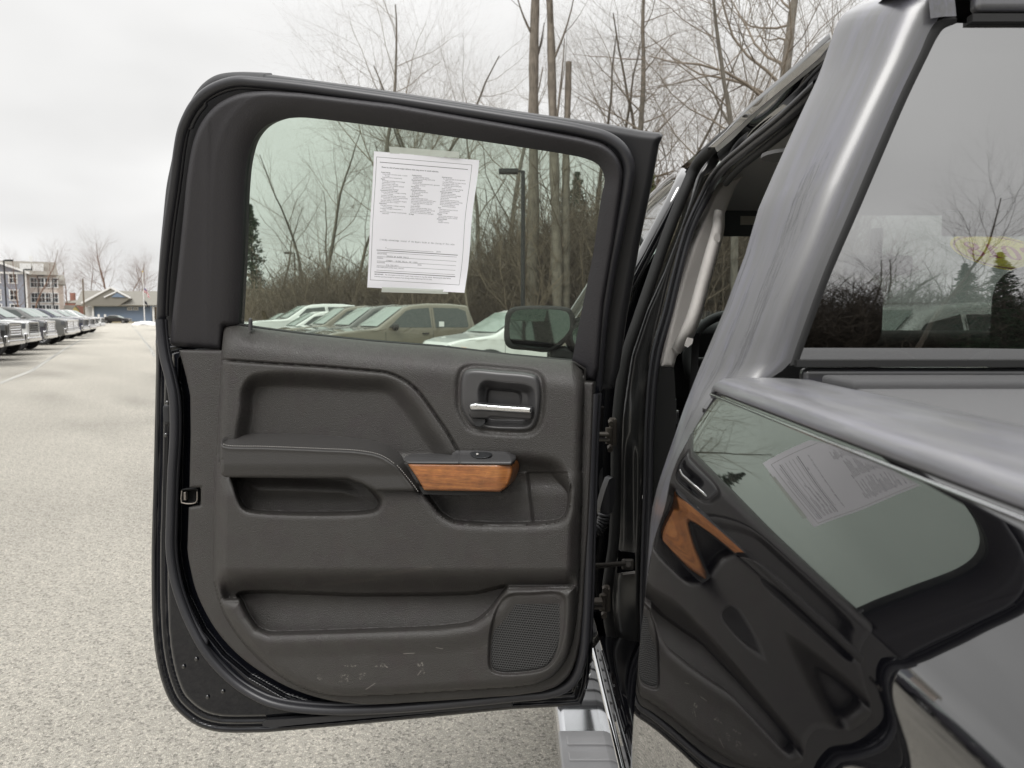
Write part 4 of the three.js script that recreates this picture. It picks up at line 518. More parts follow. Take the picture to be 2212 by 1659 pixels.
function vehicle(name, label, category, grp, d) {
  const g = group(name, label, category, grp); const sh = { W: d.W, shape: d.shape };
  mesh('body', d.cache || (d.cache = vehicleShell(d.sil, d.W, d.shape)), d.paint, g);
  const half = (x, y) => d.W / 2 * d.shape(x, y);
  for (const s of [-1, 1]) for (const w of d.windows) mesh('side_window', sidePanel(sh, w, s, 0.006), VM.glass, g);
  const across = (a, b, k, off, wi) => { const rows = []; for (let j = 0; j <= 6; j++) { const t = j / 6, x = lerp(a[0], b[0], t), y = lerp(a[1], b[1], t), nx = -(b[1] - a[1]), ny = b[0] - a[0], l = Math.hypot(nx, ny), q = off * Math.sign(nx * k || 1); const h = half(x, y) - wi; rows.push([-1, -0.6, 0, 0.6, 1].map(u => V3(x + nx / l * q + k * 0.05 * (1 - u * u), y + ny / l * q, u * h))); } return skin(rows); };
  mesh('windscreen', across(d.ws[0], d.ws[1], 1, 0.012, 0.11), VM.screen, g);
  if (d.rw) mesh('rear_window', across(d.rw[0], d.rw[1], -1, 0.012, 0.14), VM.glass, g);
  for (const s of [-1, 1]) {
    mesh('mirror', [new THREE.SphereGeometry(0.12, 12, 8).scale(0.7, 0.75, 1).translate(d.mirror[0], d.mirror[1], s * (half(d.mirror[0], d.mirror[1]) + 0.13))], d.mirrorM || d.paint, g);
    for (const h of d.handles) mesh('door_handle', box(0.17, 0.035, 0.04, h[0], h[1], s * (half(...h) + 0.015), 0.012), d.handleM || VM.black, g);
    for (const q of d.seams) mesh('door_seam', strip(sh, q[0], q[1], s), VM.black, g);
    if (d.sillTrim) mesh('sill_cladding', sidePanel(sh, d.sillTrim, s, 0.008), VM.flare, g);
    for (const a of d.arches) {
      if (d.flare) { const o = []; for (let k = 0; k <= 16; k++) { const t = -0.12 + k / 16 * (Math.PI + 0.24); o.push(side(sh, a[0] - (a[2] + 0.03) * Math.cos(t), Math.max(0.32, a[1] + (a[2] + 0.03) * Math.sin(t)), s, -0.01)); } mesh('arch_flare', tube(o, 0.055, 8, false, 40), VM.flare, g); }
      const r = a[3], w = mesh('wheel', new THREE.LatheGeometry([[r * 0.62, -0.12], [r * 0.9, -0.125], [r * 0.985, -0.1], [r, -0.05], [r, 0.05], [r * 0.985, 0.1], [r * 0.9, 0.125], [r * 0.62, 0.12]].map(p => new THREE.Vector2(...p)), 36).rotateX(Math.PI / 2).translate(a[0], r, s * (d.W / 2 - 0.15)), VM.tyre, g);
      const sp = [new THREE.CylinderGeometry(r * 0.14, r * 0.14, 0.04, 12).rotateX(Math.PI / 2)]; for (let k = 0; k < 6; k++) sp.push(box(r * 0.58, r * 0.15, 0.03, r * 0.32, 0, 0, 0.008).rotateZ(k * Math.PI / 3)); sp.push(new THREE.TorusGeometry(r * 0.62, 0.02, 6, 30));
      mesh('rim', sp.map(q => q.translate(a[0], r, s * (d.W / 2 - 0.05))), VM.alloy, w);
      mesh('hub_disc', new THREE.CylinderGeometry(r * 0.6, r * 0.6, 0.1, 24).rotateX(Math.PI / 2).translate(a[0], r, s * (d.W / 2 - 0.14)), VM.black, w);
    }
    const L = d.lamp; mesh('headlight', box(L[3], L[4], L[5], L[0], L[1], s * L[2], 0.03), VM.lamp, g);
    if (d.amber) mesh('indicator', box(0.12, 0.035, 0.03, L[0] - 0.16, L[1] - 0.02, s * (half(L[0] - 0.16, L[1]) + 0.004), 0.01), VM.amber, g);
  }
  d.front(g);
  if (d.cards) for (const q of d.cards) mesh('window_card', box(0.13, 0.13, 0.006, q[0], q[1], half(...q) * q[2] + q[2] * 0.02).rotateX(0), VM.card, g);
  return g;
}
function placeV(g, t, s, dir, turn = 0) {          // nose at lane position (t, s), heading across the lane
  const h = dir > 0 ? LN.clone() : LN.clone().negate(), a = Math.atan2(-h.z, h.x) + turn, nose = lane(t, s);
  g.rotation.y = a; g.position.copy(nose).addScaledVector(V3(Math.cos(a), 0, -Math.sin(a)), -g.userData.nose); delete g.userData.nose; return g;
}
const tum = (x, y, belt, k) => y > belt ? 1 - (y - belt) * k : 1 - 0.05 * Math.pow((belt - 0.35 - y) / 0.6, 2);
const meshFront = (g, o) => {
  const { x, y, w, h, cells, m, frame: fm } = o; mesh('grille_frame', [box(0.06, 0.07, w + 0.1, x, y + h / 2, 0, 0.02), box(0.06, 0.07, w + 0.04, x, y - h / 2, 0, 0.02), box(0.06, h, 0.08, x, y, w / 2, 0.02), box(0.06, h, 0.08, x, y, -w / 2, 0.02)], fm, g);
  mesh('grille_back', box(0.02, h, w, x - 0.03, y, 0), VM.black, g); const c = []; for (let j = 0; j < cells[0]; j++) for (let i = 0; i < cells[1]; i++) { const q = new THREE.CylinderGeometry(0.042, 0.03, 0.035, 6); q.rotateZ(Math.PI / 2); q.translate(x, y - h / 2 + (j + 0.5) * h / cells[0], -w / 2 + (i + 0.5 + (j % 2) * 0.35 - 0.17) * w / cells[1]); c.push(q); } mesh('grille_mesh', c, m, g);
};
const MID = () => ({ W: 1.92, sil: [[2.58, 0.42], [2.7, 0.52], [2.73, 0.72], [2.68, 0.8], [2.68, 1.02], [2.6, 1.1], [2.3, 1.17], [1.42, 1.25], [1.34, 1.29], [0.7, 1.74], [0.45, 1.81], [0.1, 1.845], [-0.5, 1.84], [-0.95, 1.8], [-1.0, 1.77], [-1.12, 1.33], [-1.13, 1.25], [-2.64, 1.26], [-2.7, 1.22], [-2.72, 0.8], [-2.8, 0.75], [-2.8, 0.55], [-2.3, 0.5], ...arch(-1.74, 0.4, 0.47), [-1.2, 0.4], [1.1, 0.4], ...arch(1.72, 0.4, 0.47), [2.25, 0.42]],
  shape: (x, y) => tum(x, y, 1.2, 0.3) * (x > 1.9 ? 1 - 0.2 * Math.pow((x - 1.9) / 0.85, 2) : 1), windows: [[[1.12, 1.27], [0.66, 1.66], [0.5, 1.71], [0.06, 1.74], [0.04, 1.26]], [[-0.06, 1.26], [-0.05, 1.74], [-0.7, 1.73], [-0.9, 1.66], [-0.94, 1.3], [-0.9, 1.26]]],
  ws: [[1.36, 1.29], [0.68, 1.76]], rw: [[-1.12, 1.34], [-1.0, 1.75]], mirror: [1.0, 1.28], mirrorM: VM.black, handles: [[0.2, 1.12], [-0.82, 1.12]], seams: [[[1.2, 0.5], [1.2, 1.24]], [[0, 0.5], [0, 1.72]], [[-1.0, 0.85], [-1.02, 1.68]], [[-1.17, 0.6], [-1.17, 1.24]]], arches: [[-1.74, 0.4, 0.47, 0.4], [1.72, 0.4, 0.47, 0.4]], flare: true, lamp: [2.52, 0.98, 0.66, 0.2, 0.14, 0.28], amber: true,
  front: g => { meshFront(g, { x: 2.69, y: 0.95, w: 0.95, h: 0.22, cells: [3, 12], m: VM.black, frame: VM.flare }); mesh('bumper', box(0.12, 0.22, 1.5, 2.7, 0.62, 0, 0.05), VM.flare, g); }, cards: [[-0.22, 1.34, -1], [-0.22, 1.34, 1]] });
const FULL = () => ({ W: 2.03, sil: [[2.85, 0.5], [2.98, 0.58], [3.0, 0.82], [2.96, 0.9], [2.95, 1.2], [2.88, 1.28], [2.6, 1.34], [1.55, 1.4], [1.45, 1.44], [0.8, 1.87], [0.55, 1.94], [0.1, 1.975], [-0.6, 1.97], [-1.1, 1.92], [-1.3, 1.4], [-1.32, 1.35], [-2.9, 1.37], [-2.95, 1.3], [-2.97, 0.85], [-3.02, 0.8], [-3.02, 0.6], [-2.5, 0.55], ...arch(-1.85, 0.43, 0.5), [-1.25, 0.45], [1.2, 0.45], ...arch(1.85, 0.43, 0.5), [2.4, 0.48]],
  shape: (x, y) => tum(x, y, 1.32, 0.3) * (x > 2.1 ? 1 - 0.16 * Math.pow((x - 2.1) / 0.9, 2) : 1), windows: [[[1.2, 1.4], [0.75, 1.8], [0.08, 1.86], [0.05, 1.39]], [[-0.05, 1.39], [-0.04, 1.86], [-0.9, 1.84], [-1.12, 1.42]]],
  ws: [[1.48, 1.45], [0.78, 1.89]], rw: [[-1.3, 1.46], [-1.12, 1.88]], mirror: [1.1, 1.42], handles: [[0.2, 1.25], [-0.9, 1.25]], handleM: VM.chrome, seams: [[[1.3, 0.55], [1.3, 1.36]], [[0, 0.55], [0, 1.85]], [[-1.2, 0.95], [-1.2, 1.8]]], arches: [[-1.85, 0.43, 0.5, 0.42], [1.85, 0.43, 0.5, 0.42]], lamp: [2.84, 1.14, 0.82, 0.2, 0.22, 0.22], amber: false,
  front: g => { meshFront(g, { x: 2.97, y: 1.0, w: 1.2, h: 0.52, cells: [6, 11], m: g.userData.dark ? VM.black : VM.chrome, frame: VM.chrome }); delete g.userData.dark; mesh('bumper', [box(0.16, 0.17, 1.75, 2.95, 0.62, 0, 0.05), box(0.12, 0.3, 0.3, 2.93, 0.72, 0.76, 0.05), box(0.12, 0.3, 0.3, 2.93, 0.72, -0.76, 0.05)], VM.chrome, g); } });
const SUV = () => ({ W: 1.86, sil: [[2.2, 0.4], [2.3, 0.5], [2.32, 0.75], [2.27, 0.9], [2.18, 1.0], [1.9, 1.07], [1.22, 1.15], [1.12, 1.2], [0.45, 1.6], [0.2, 1.67], [-0.4, 1.7], [-1.2, 1.68], [-1.75, 1.62], [-2.1, 1.2], [-2.27, 1.1], [-2.3, 0.75], [-2.3, 0.5], [-1.9, 0.45], ...arch(-1.35, 0.36, 0.42), [-0.9, 0.32], [0.85, 0.32], ...arch(1.36, 0.36, 0.42), [1.85, 0.38]],
  shape: (x, y) => tum(x, y, 1.05, 0.27) * (x > 1.5 ? 1 - 0.24 * Math.pow((x - 1.5) / 0.82, 2) : x < -1.7 ? 1 - 0.12 * Math.pow((-1.7 - x) / 0.6, 2) : 1), windows: [[[0.98, 1.14], [0.5, 1.5], [0.0, 1.58], [-0.02, 1.1]], [[-0.1, 1.1], [-0.08, 1.58], [-0.85, 1.58], [-1.0, 1.12]], [[-1.1, 1.13], [-0.96, 1.57], [-1.45, 1.53], [-1.6, 1.25]]],
  ws: [[1.14, 1.2], [0.46, 1.61]], rw: [[-2.1, 1.22], [-1.78, 1.6]], mirror: [0.9, 1.14], handles: [[0.1, 0.98], [-0.85, 1.0]], seams: [[[1.0, 0.5], [1.0, 1.08]], [[-0.06, 0.5], [-0.06, 1.55]], [[-1.02, 0.75], [-1.02, 1.1]]], arches: [[-1.35, 0.36, 0.42, 0.36], [1.36, 0.36, 0.42, 0.36]], flare: true, sillTrim: [[-0.9, 0.33], [-0.9, 0.47], [0.9, 0.47], [0.9, 0.33]], lamp: [2.08, 0.9, 0.66, 0.3, 0.11, 0.22], amber: true,
  front: g => { mesh('grille', box(0.06, 0.16, 0.9, 2.27, 0.84, 0, 0.03), VM.black, g); mesh('lower_grille', box(0.06, 0.16, 1.1, 2.29, 0.6, 0, 0.03), VM.black, g); mesh('emblem', new THREE.TorusGeometry(0.05, 0.01, 6, 20).scale(1, 0.7, 1).rotateY(Math.PI / 2).translate(2.315, 0.86, 0), VM.chrome, g); } });
const SEDAN = () => ({ W: 1.84, sil: [[2.3, 0.35], [2.4, 0.45], [2.4, 0.65], [2.3, 0.78], [1.9, 0.87], [1.15, 0.94], [0.3, 1.36], [-0.2, 1.44], [-0.8, 1.42], [-1.75, 1.08], [-2.3, 1.02], [-2.42, 0.8], [-2.4, 0.45], [-1.95, 0.38], ...arch(-1.4, 0.32, 0.37), [-0.9, 0.28], [0.95, 0.28], ...arch(1.42, 0.32, 0.37), [1.9, 0.33]],
  shape: (x, y) => tum(x, y, 0.9, 0.36) * (Math.abs(x) > 1.6 ? 1 - 0.16 * Math.pow((Math.abs(x) - 1.6) / 0.8, 2) : 1), windows: [[[0.98, 0.95], [0.3, 1.28], [-0.2, 1.35], [-0.25, 0.94]], [[-0.33, 0.94], [-0.28, 1.35], [-0.8, 1.33], [-1.4, 1.04]]], ws: [[1.13, 0.96], [0.32, 1.36]], rw: [[-1.7, 1.1], [-0.84, 1.41]], mirror: [0.85, 0.97], handles: [[-0.1, 0.84], [-1.1, 0.86]], seams: [[[-0.29, 0.4], [-0.29, 1.3]]], arches: [[-1.4, 0.32, 0.37, 0.33], [1.42, 0.32, 0.37, 0.33]], lamp: [2.22, 0.7, 0.66, 0.24, 0.1, 0.24], front: g => { mesh('grille', box(0.05, 0.14, 0.8, 2.4, 0.6, 0, 0.02), VM.black, g); } });
function make(kind, name, label, category, grp, paint, dark) { const d = kind; d.paint = paint; const g0 = d.front; if (dark) d.front = g => { g.userData.dark = true; g0(g); }; const v = vehicle(name, label, category, grp, d); d.front = g0; v.userData.nose = d.sil.reduce((a, p) => Math.max(a, p[0]), 0); return v; }
{
  const mid = MID(), full = FULL(), suv = SUV(), sed = SEDAN();
  const white = carPaint(0.72, 0.73, 0.72), tan = carPaint(0.17, 0.148, 0.112), grey = carPaint(0.1, 0.1, 0.095), dark = carPaint(0.03, 0.028, 0.04), navy = carPaint(0.012, 0.014, 0.04), silver = carPaint(0.25, 0.25, 0.26), black = carPaint(0.008, 0.008, 0.009);
  const rg = 'vehicles parked along the woods', lg = 'trucks parked across the lane';
  placeV(make(mid, 'parked_pickup', 'tan pickup with a white card in its rear door window', 'pickup truck', rg, tan), 18.6, 4.0, -1);
  placeV(make(mid, 'parked_pickup', 'grey pickup between two tan pickups by the woods', 'pickup truck', rg, grey), 21.4, 4.05, -1);
  placeV(make(mid, 'parked_pickup', 'tan pickup parked beside a low white car by the woods', 'pickup truck', rg, tan), 24.1, 4.0, -1);
  placeV(make(suv, 'parked_suv', 'white crossover between a tan pickup and a tall white pickup', 'suv', rg, white), 27.0, 3.9, -1);
  placeV(make(full, 'parked_pickup', 'tall white pickup by the woods beyond the tan pickups', 'pickup truck', rg, white), 30.2, 3.9, -1);
  placeV(make(suv, 'parked_suv', 'dark grey crossover by the woods beyond the white pickup', 'suv', rg, grey), 33.0, 4.0, -1);
  placeV(make(sed, 'parked_car', 'black saloon by the woods beyond the grey crossover', 'car', rg, black), 36.2, 4.0, -1);
  placeV(make(suv, 'parked_suv', 'white crossover with amber indicator in front of the tan pickup', 'suv', rg, white), 15.4, 5.8, -1);
  placeV(make(suv, 'parked_suv', 'white crossover seen through the black pickup windscreen', 'suv', rg, white), 5.2, 4.4, -1);
  for (const [t, s, c, dk, lb] of [[28.3, -3.6, dark, 0, 'dark pickup with chrome grille parked before the white pickup'], [31.7, -3.35, black, 0, 'black pickup with bright honeycomb grille beside the white pickup'], [35.6, -3.15, white, 1, 'white pickup with dark mesh grille among dark pickups'], [40.3, -2.9, dark, 0, 'dark plum pickup with chrome grille beside the white pickup'], [47, -2.5, grey, 0, 'charcoal pickup with chrome grille in the dark row'], [51, -2.45, dark, 0, 'dark pickup behind the charcoal pickup in the row'], [58, -2.2, navy, 1, 'navy pickup with dark grille in the row'], [64, -2.0, silver, 1, 'grey pickup at the end of the dark row'], [70, -1.9, white, 1, 'white pickup beside the grey pickup at the row end'], [76, -1.6, white, 1, 'last white pickup of the row towards the blue building']])
    placeV(make(full, 'parked_pickup', lb, 'pickup truck', lg, c, dk), t, s, 1, -0.17);
  { const v = make(sed, 'parked_car', 'black saloon parked in front of the blue building', 'car', null, black); delete v.userData.nose; const p = P(252, 698, 138); v.position.set(p.x, 0, p.z); v.rotation.y = 0.1; }
}
// ============================================================ buildings, poles, flag
const BM = { siding: std(lin(0.25, 0.265, 0.31), 0.8), sidingBlue: std(lin(0.17, 0.22, 0.3), 0.8), beige: std(lin(0.62, 0.55, 0.5), 0.85), shingle: std(lin(0.3, 0.285, 0.25), 0.95, { map: dataTex(256, (i, j) => 0.75 + 0.3 * fbm(i / 12, j / 4, 1, 3) + (j % 16 < 2 ? -0.12 : 0)) }), white: std(lin(0.75, 0.75, 0.74), 0.7), pane: phy(lin(0.03, 0.035, 0.04), 0.08), pole: std(lin(0.008, 0.009, 0.01), 0.6), yellow: std(lin(0.5, 0.4, 0.16), 0.8), wood: std(lin(0.13, 0.1, 0.07), 0.9), brick: std(lin(0.28, 0.13, 0.1), 0.9) };  // both sidings, beige and shingle lightened to stand in for distance haze
function gable(w, d, h0, h1, over = 0.35, thick = 0.18) {   // ridge along x: two roof slopes
  const s = Math.hypot(d / 2 + over, h1 - h0), a = Math.atan2(h1 - h0, d / 2 + over); const mk = k => { const g = new THREE.BoxGeometry(w + 2 * over, thick, s); g.translate(0, 0, s / 2); g.rotateX(k * a); if (k < 0) { } return g; };
  const f = mk(1); f.translate(0, h1, 0); const b = new THREE.BoxGeometry(w + 2 * over, thick, s); b.translate(0, 0, -s / 2); b.rotateX(-a); b.translate(0, h1, 0); return [f, b];
}
function gableWall(w, d, h0, h1) { const s = new THREE.Shape([[-d / 2, 0], [d / 2, 0], [d / 2, h0], [0, h1 - 0.12], [-d / 2, h0]].map(p => new THREE.Vector2(...p))); const g = new THREE.ExtrudeGeometry(s, { depth: w, bevelEnabled: false }); g.rotateY(Math.PI / 2); g.translate(-w / 2, 0, 0); return g; }
function windowOn(parent, x, y, z, w, h) { const f = mesh('window', [box(w + 0.24, 0.12, 0.08, x, y + h / 2, z), box(w + 0.24, 0.12, 0.08, x, y - h / 2, z), box(0.12, h, 0.08, x - w / 2, y, z), box(0.12, h, 0.08, x + w / 2, y, z), box(w, 0.06, 0.06, x, y, z), box(0.05, h, 0.05, x, y, z)], BM.white, parent); mesh('pane', box(w, h, 0.02, x, y, z - 0.01), BM.pane, f); return f; }
{
  // single-storey blue building at the end of the lane
  const base = P(258, 690, 165); base.y = 0; const b = group('blue_building', 'low blue building with grey roof and white gable trim', 'building', null, base), k = 165 / F, X = px => (px - 258) * k, H = py => (679 - py) * k + EYE;
  b.rotation.y = 0.3;
  mesh('wall', box(X(320) - X(208), H(659), 6, (X(320) + X(208)) / 2, H(659) / 2, -3), BM.sidingBlue, b);
  mesh('wall', box(X(208) - X(183), H(662), 4, (X(208) + X(183)) / 2, H(662) / 2, -5), BM.white, b);
  mesh('roof', gable(X(331) - X(181), 12, H(660), H(628)).map(g => g.translate((X(331) + X(181)) / 2, 0, -5)), BM.shingle, b);
  const front = new THREE.Shape([[X(186), H(661)], [X(246), H(623.5)], [X(283), H(645)], [X(260), H(661)]].map(p => new THREE.Vector2(...p)));
  mesh('front_gable', new THREE.ExtrudeGeometry(front, { depth: 3, bevelEnabled: false }).translate(0, 0, -1.6), BM.shingle, b);
  const barge = (a, c, w, z) => { const l = Math.hypot(c[0] - a[0], c[1] - a[1]), g = new THREE.BoxGeometry(l, w, 0.2); g.rotateZ(Math.atan2(c[1] - a[1], c[0] - a[0])); g.translate((a[0] + c[0]) / 2, (a[1] + c[1]) / 2, z); return g; };
  mesh('bargeboard', [barge([X(190), H(655)], [X(246.5), H(622)], 0.34, 1.55), barge([X(246), H(622)], [X(284), H(644)], 0.34, 1.55), barge([X(233), H(643)], [X(257), H(631)], 0.26, 1.6), barge([X(186), H(660)], [X(313), H(660)], 0.34, 0.5)], BM.white, b);
  mesh('gable_panel', new THREE.ExtrudeGeometry(new THREE.Shape([[X(247), H(642.5)], [X(258), H(633)], [X(275), H(643)]].map(p => new THREE.Vector2(...p))), { depth: 0.1, bevelEnabled: false }).translate(0, 0, 1.5), BM.sidingBlue, b);
  for (const px of [279, 291]) windowOn(b, X(px), H(667), 0.05, 0.8, 0.5);
  for (const px of [208.5, 326]) mesh('column', [box(0.35, H(662), 0.35, X(px), H(662) / 2, 0.4)], BM.white, b);
  mesh('porch_wall', box(1.6, H(662), 3, X(320), H(662) / 2, -3.6), BM.wood, b);
  for (const px of [226, 238]) mesh('lot_sign', [box(0.4, 0.6, 0.04, X(px), H(682), 4), box(0.06, 1.4, 0.05, X(px), 0.7, 3.96)], BM.white, b);
}
{ // long apartment block on the left
  const d = 112, k = d / F, X = px => (px + 40) * k, H = py => (679 - py) * k + EYE, base = P(-40, 690, d); base.y = 0;
  const b = group('apartment_building', 'grey and beige apartment block with pitched roofs behind parked trucks', 'building', null, base);
  b.rotation.y = 0.57;
  mesh('wall', gableWall(10, 9, H(589), H(560)).rotateY(Math.PI / 2).translate(X(46) - 4.6, 0, -5), BM.siding, b);
  mesh('roof', gable(10, 9, H(589), H(560), 0.5).map(g => g.rotateY(Math.PI / 2).translate(X(46) - 4.6, 0.05, -5)), BM.shingle, b);
  mesh('wall', gableWall(X(108) - X(-160), 11, H(588), H(553)).translate((X(108) + X(-160)) / 2, 0, -13), BM.beige, b);
  mesh('roof', gable(X(104) - X(-160), 11, H(588), H(553), 0.5).map(g => g.translate((X(104) + X(-160)) / 2, 0, -13)), BM.shingle, b);
  mesh('wall', gableWall(X(126) - X(100), 9, H(606), H(579)).translate((X(126) + X(100)) / 2, 0, -20), BM.beige, b);
  mesh('roof', gable(X(126) - X(100), 9, H(606), H(579), 0.4).map(g => g.translate((X(126) + X(100)) / 2, 0, -20)), BM.shingle, b);
  const gx = X(46) - 4.6, bb = (a, c) => { const l = Math.hypot(c[0] - a[0], c[1] - a[1]), g = new THREE.BoxGeometry(l, 0.3, 0.16); g.rotateZ(Math.atan2(c[1] - a[1], c[0] - a[0])); g.translate((a[0] + c[0]) / 2, (a[1] + c[1]) / 2, 0.5); return g; };
  mesh('bargeboard', [bb([gx, H(560)], [gx + 5, H(589)]), bb([gx, H(560)], [gx - 5, H(589)]), box(9.2, 0.3, 0.14, gx, H(589), 0.08), box(0.25, H(589), 0.14, gx + 4.5, H(589) / 2, 0.02)], BM.white, b);
  for (const py of [600, 637, 668]) for (const px of [21, -10, -35]) windowOn(b, X(px), H(py), 0.05, 1.0, 1.5);
  for (const py of [605, 640, 668]) for (const px of [62, 76, 90, 102]) windowOn(b, X(px), H(py), -7.4, 1.0, 1.5);
  for (const px of [47, 72]) mesh('dormer', [box(1.5, 1.6, 2, X(px), H(572), -9.6)], BM.white, b);
  mesh('chimney', box(0.5, 1.2, 0.5, X(60), H(548), -13), BM.white, b);
}
{ // shed, brick stack
  const d = 132, k = d / F, base = P(146, 690, d); base.y = 0; const b = group('yellow_shed', 'small yellow shed beside the blue building', 'shed', null, base); mesh('wall', gableWall(2.7, 2.4, 2.2, 3.1), BM.yellow, b); mesh('roof', gable(2.7, 2.4, 2.2, 3.1, 0.15, 0.1), BM.shingle, b);
  const c = P(167, 690, 210); const s = group('brick_house', 'distant red brick house between shed and blue building', 'house', null, V3(c.x, 0, c.z)); mesh('wall', gableWall(3.4, 5, 4.6, 5.4), BM.brick, s); mesh('chimney', box(1, 7.4, 1, -0.9, 3.7, 0), BM.brick, s); mesh('roof', gable(3.4, 5, 4.6, 5.4, 0.2, 0.12), BM.shingle, s);
}
function lampPost(label, px, py, d, arm = 1) { const p = P(px, py, d), g = group('light_pole', label, 'light pole', 'black light poles of the lot', V3(p.x, 0, p.z)); mesh('pole', [cyl(V3(0, 0.6, 0), V3(0, p.y, 0), 0.08, 0.07, 8)], BM.pole, g); mesh('footing', cyl(V3(0, 0, 0), V3(0, 0.62, 0), 0.25, 0.25, 12), std(lin(0.35), 0.9), g); mesh('lamp_head', [box(0.66, 0.16, 0.36, arm * 0.5, p.y - 0.02, 0, 0.03), box(0.25, 0.06, 0.06, arm * 0.12, p.y - 0.02, 0)], BM.pole, g); }
lampPost('black light pole in front of the woods behind the white crossover', 1130, 369, 27, -1);
lampPost('far black light pole near the dark evergreen', 636, 546, 66, -1);
lampPost('black light pole before the apartment block gable', 8, 562, 75); lampPost('black light pole beside the apartment block corner', 51, 582, 90); lampPost('black light pole before the beige apartment wall', 81, 595, 104); lampPost('black light pole at the end of the apartment block', 113, 603, 116);
{ const p = P(178.5, 602, 116); const o = mesh('utility_pole', cyl(V3(0, 0, 0), V3(0, p.y, 0), 0.13, 0.1, 8), BM.wood); o.position.set(p.x, 0, p.z); tag(o, 'bare utility pole beside the blue building', 'utility pole'); }
{ // flagpole with two limp flags
  const p = P(308, 588, 146); const pole = group('flagpole', 'white flagpole in front of the blue building', 'flagpole', null, V3(p.x, 0, p.z)); mesh('pole', cyl(V3(0, 0, 0), V3(0, p.y, 0), 0.1, 0.06, 10), BM.white, pole); mesh('finial', new THREE.SphereGeometry(0.14, 10, 8).translate(0, p.y + 0.1, 0), std(lin(0.6, 0.45, 0.1), 0.3, { metalness: 0.8 }), pole);
  const cv = document.createElement('canvas'); cv.width = 190; cv.height = 100; const g = cv.getContext('2d'); for (let k = 0; k < 13; k++) { g.fillStyle = k % 2 ? '#f2f2f2' : '#b22234'; g.fillRect(0, k * 100 / 13, 190, 8); } g.fillStyle = '#3c3b6e'; g.fillRect(0, 0, 76, 54); g.fillStyle = '#fff'; for (let j = 0; j < 5; j++) for (let i = 0; i < 6; i++) g.fillRect(6 + i * 12, 6 + j * 10, 3, 3);
  const t = new THREE.CanvasTexture(cv); t.colorSpace = THREE.SRGBColorSpace; const flag = (name, y, m, w, h, label) => { const rows = []; for (let j = 0; j <= 12; j++) { const r = []; for (let i = 0; i <= 16; i++) { const u = i / 16, v = j / 12; r.push(V3(0.12 + u * w * 0.38 + 0.14 * Math.sin(v * 2), -v * h * 0.75 - u * w * 0.62, 0.3 * Math.sin(u * 9 + v))); } rows.push(r); } const sg = skin(rows); const a = sg.attributes.uv; for (let q = 0; q < a.count; q++) a.setY(q, 1 - a.getY(q)); const f = mesh(name, sg, m, scene); f.position.set(p.x, y, p.z); tag(f, label, 'flag'); };
  flag('flag', p.y - 2.6, std(lin(1), 0.8, { map: t, side: THREE.DoubleSide }), 2.2, 1.3, 'limp striped red and white flag on the flagpole'); flag('flag', p.y - 5.1, std(lin(0.02, 0.02, 0.03), 0.8, { side: THREE.DoubleSide }), 1.4, 0.9, 'dark flag hanging below the striped flag');
}
// ============================================================ bare trees, evergreens, thicket
class Bark {                                      // collects tapered limbs
  constructor() { this.p = []; this.n = []; this.i = []; this.u = []; }
  limb(pts, rad, sides) {
    const b0 = this.p.length / 3; let up = V3(0.3, 0.2, 1).normalize();
    for (let k = 0; k < pts.length; k++) { const t = pts[Math.min(k + 1, pts.length - 1)].clone().sub(pts[Math.max(k - 1, 0)]).normalize(), a = t.clone().cross(up).normalize(), b = t.clone().cross(a); for (let s = 0; s < sides; s++) { const w = s / sides * Math.PI * 2, d = a.clone().multiplyScalar(Math.cos(w)).addScaledVector(b, Math.sin(w)); const q = pts[k].clone().addScaledVector(d, rad[k]); this.p.push(q.x, q.y, q.z); this.n.push(d.x, d.y, d.z); this.u.push(Math.abs(s / sides - 0.5) * 2, pts[k].y * 0.35); } }
    for (let k = 0; k + 1 < pts.length; k++) for (let s = 0; s < sides; s++) { const a = b0 + k * sides + s, b = b0 + k * sides + (s + 1) % sides; this.i.push(a, b, a + sides, b, b + sides, a + sides); }
  }
  build() { const g = new THREE.BufferGeometry(); g.setAttribute('position', new THREE.Float32BufferAttribute(this.p, 3)); g.setAttribute('normal', new THREE.Float32BufferAttribute(this.n, 3)); g.setAttribute('uv', new THREE.Float32BufferAttribute(this.u, 2)); g.setIndex(this.i); return g; }
}
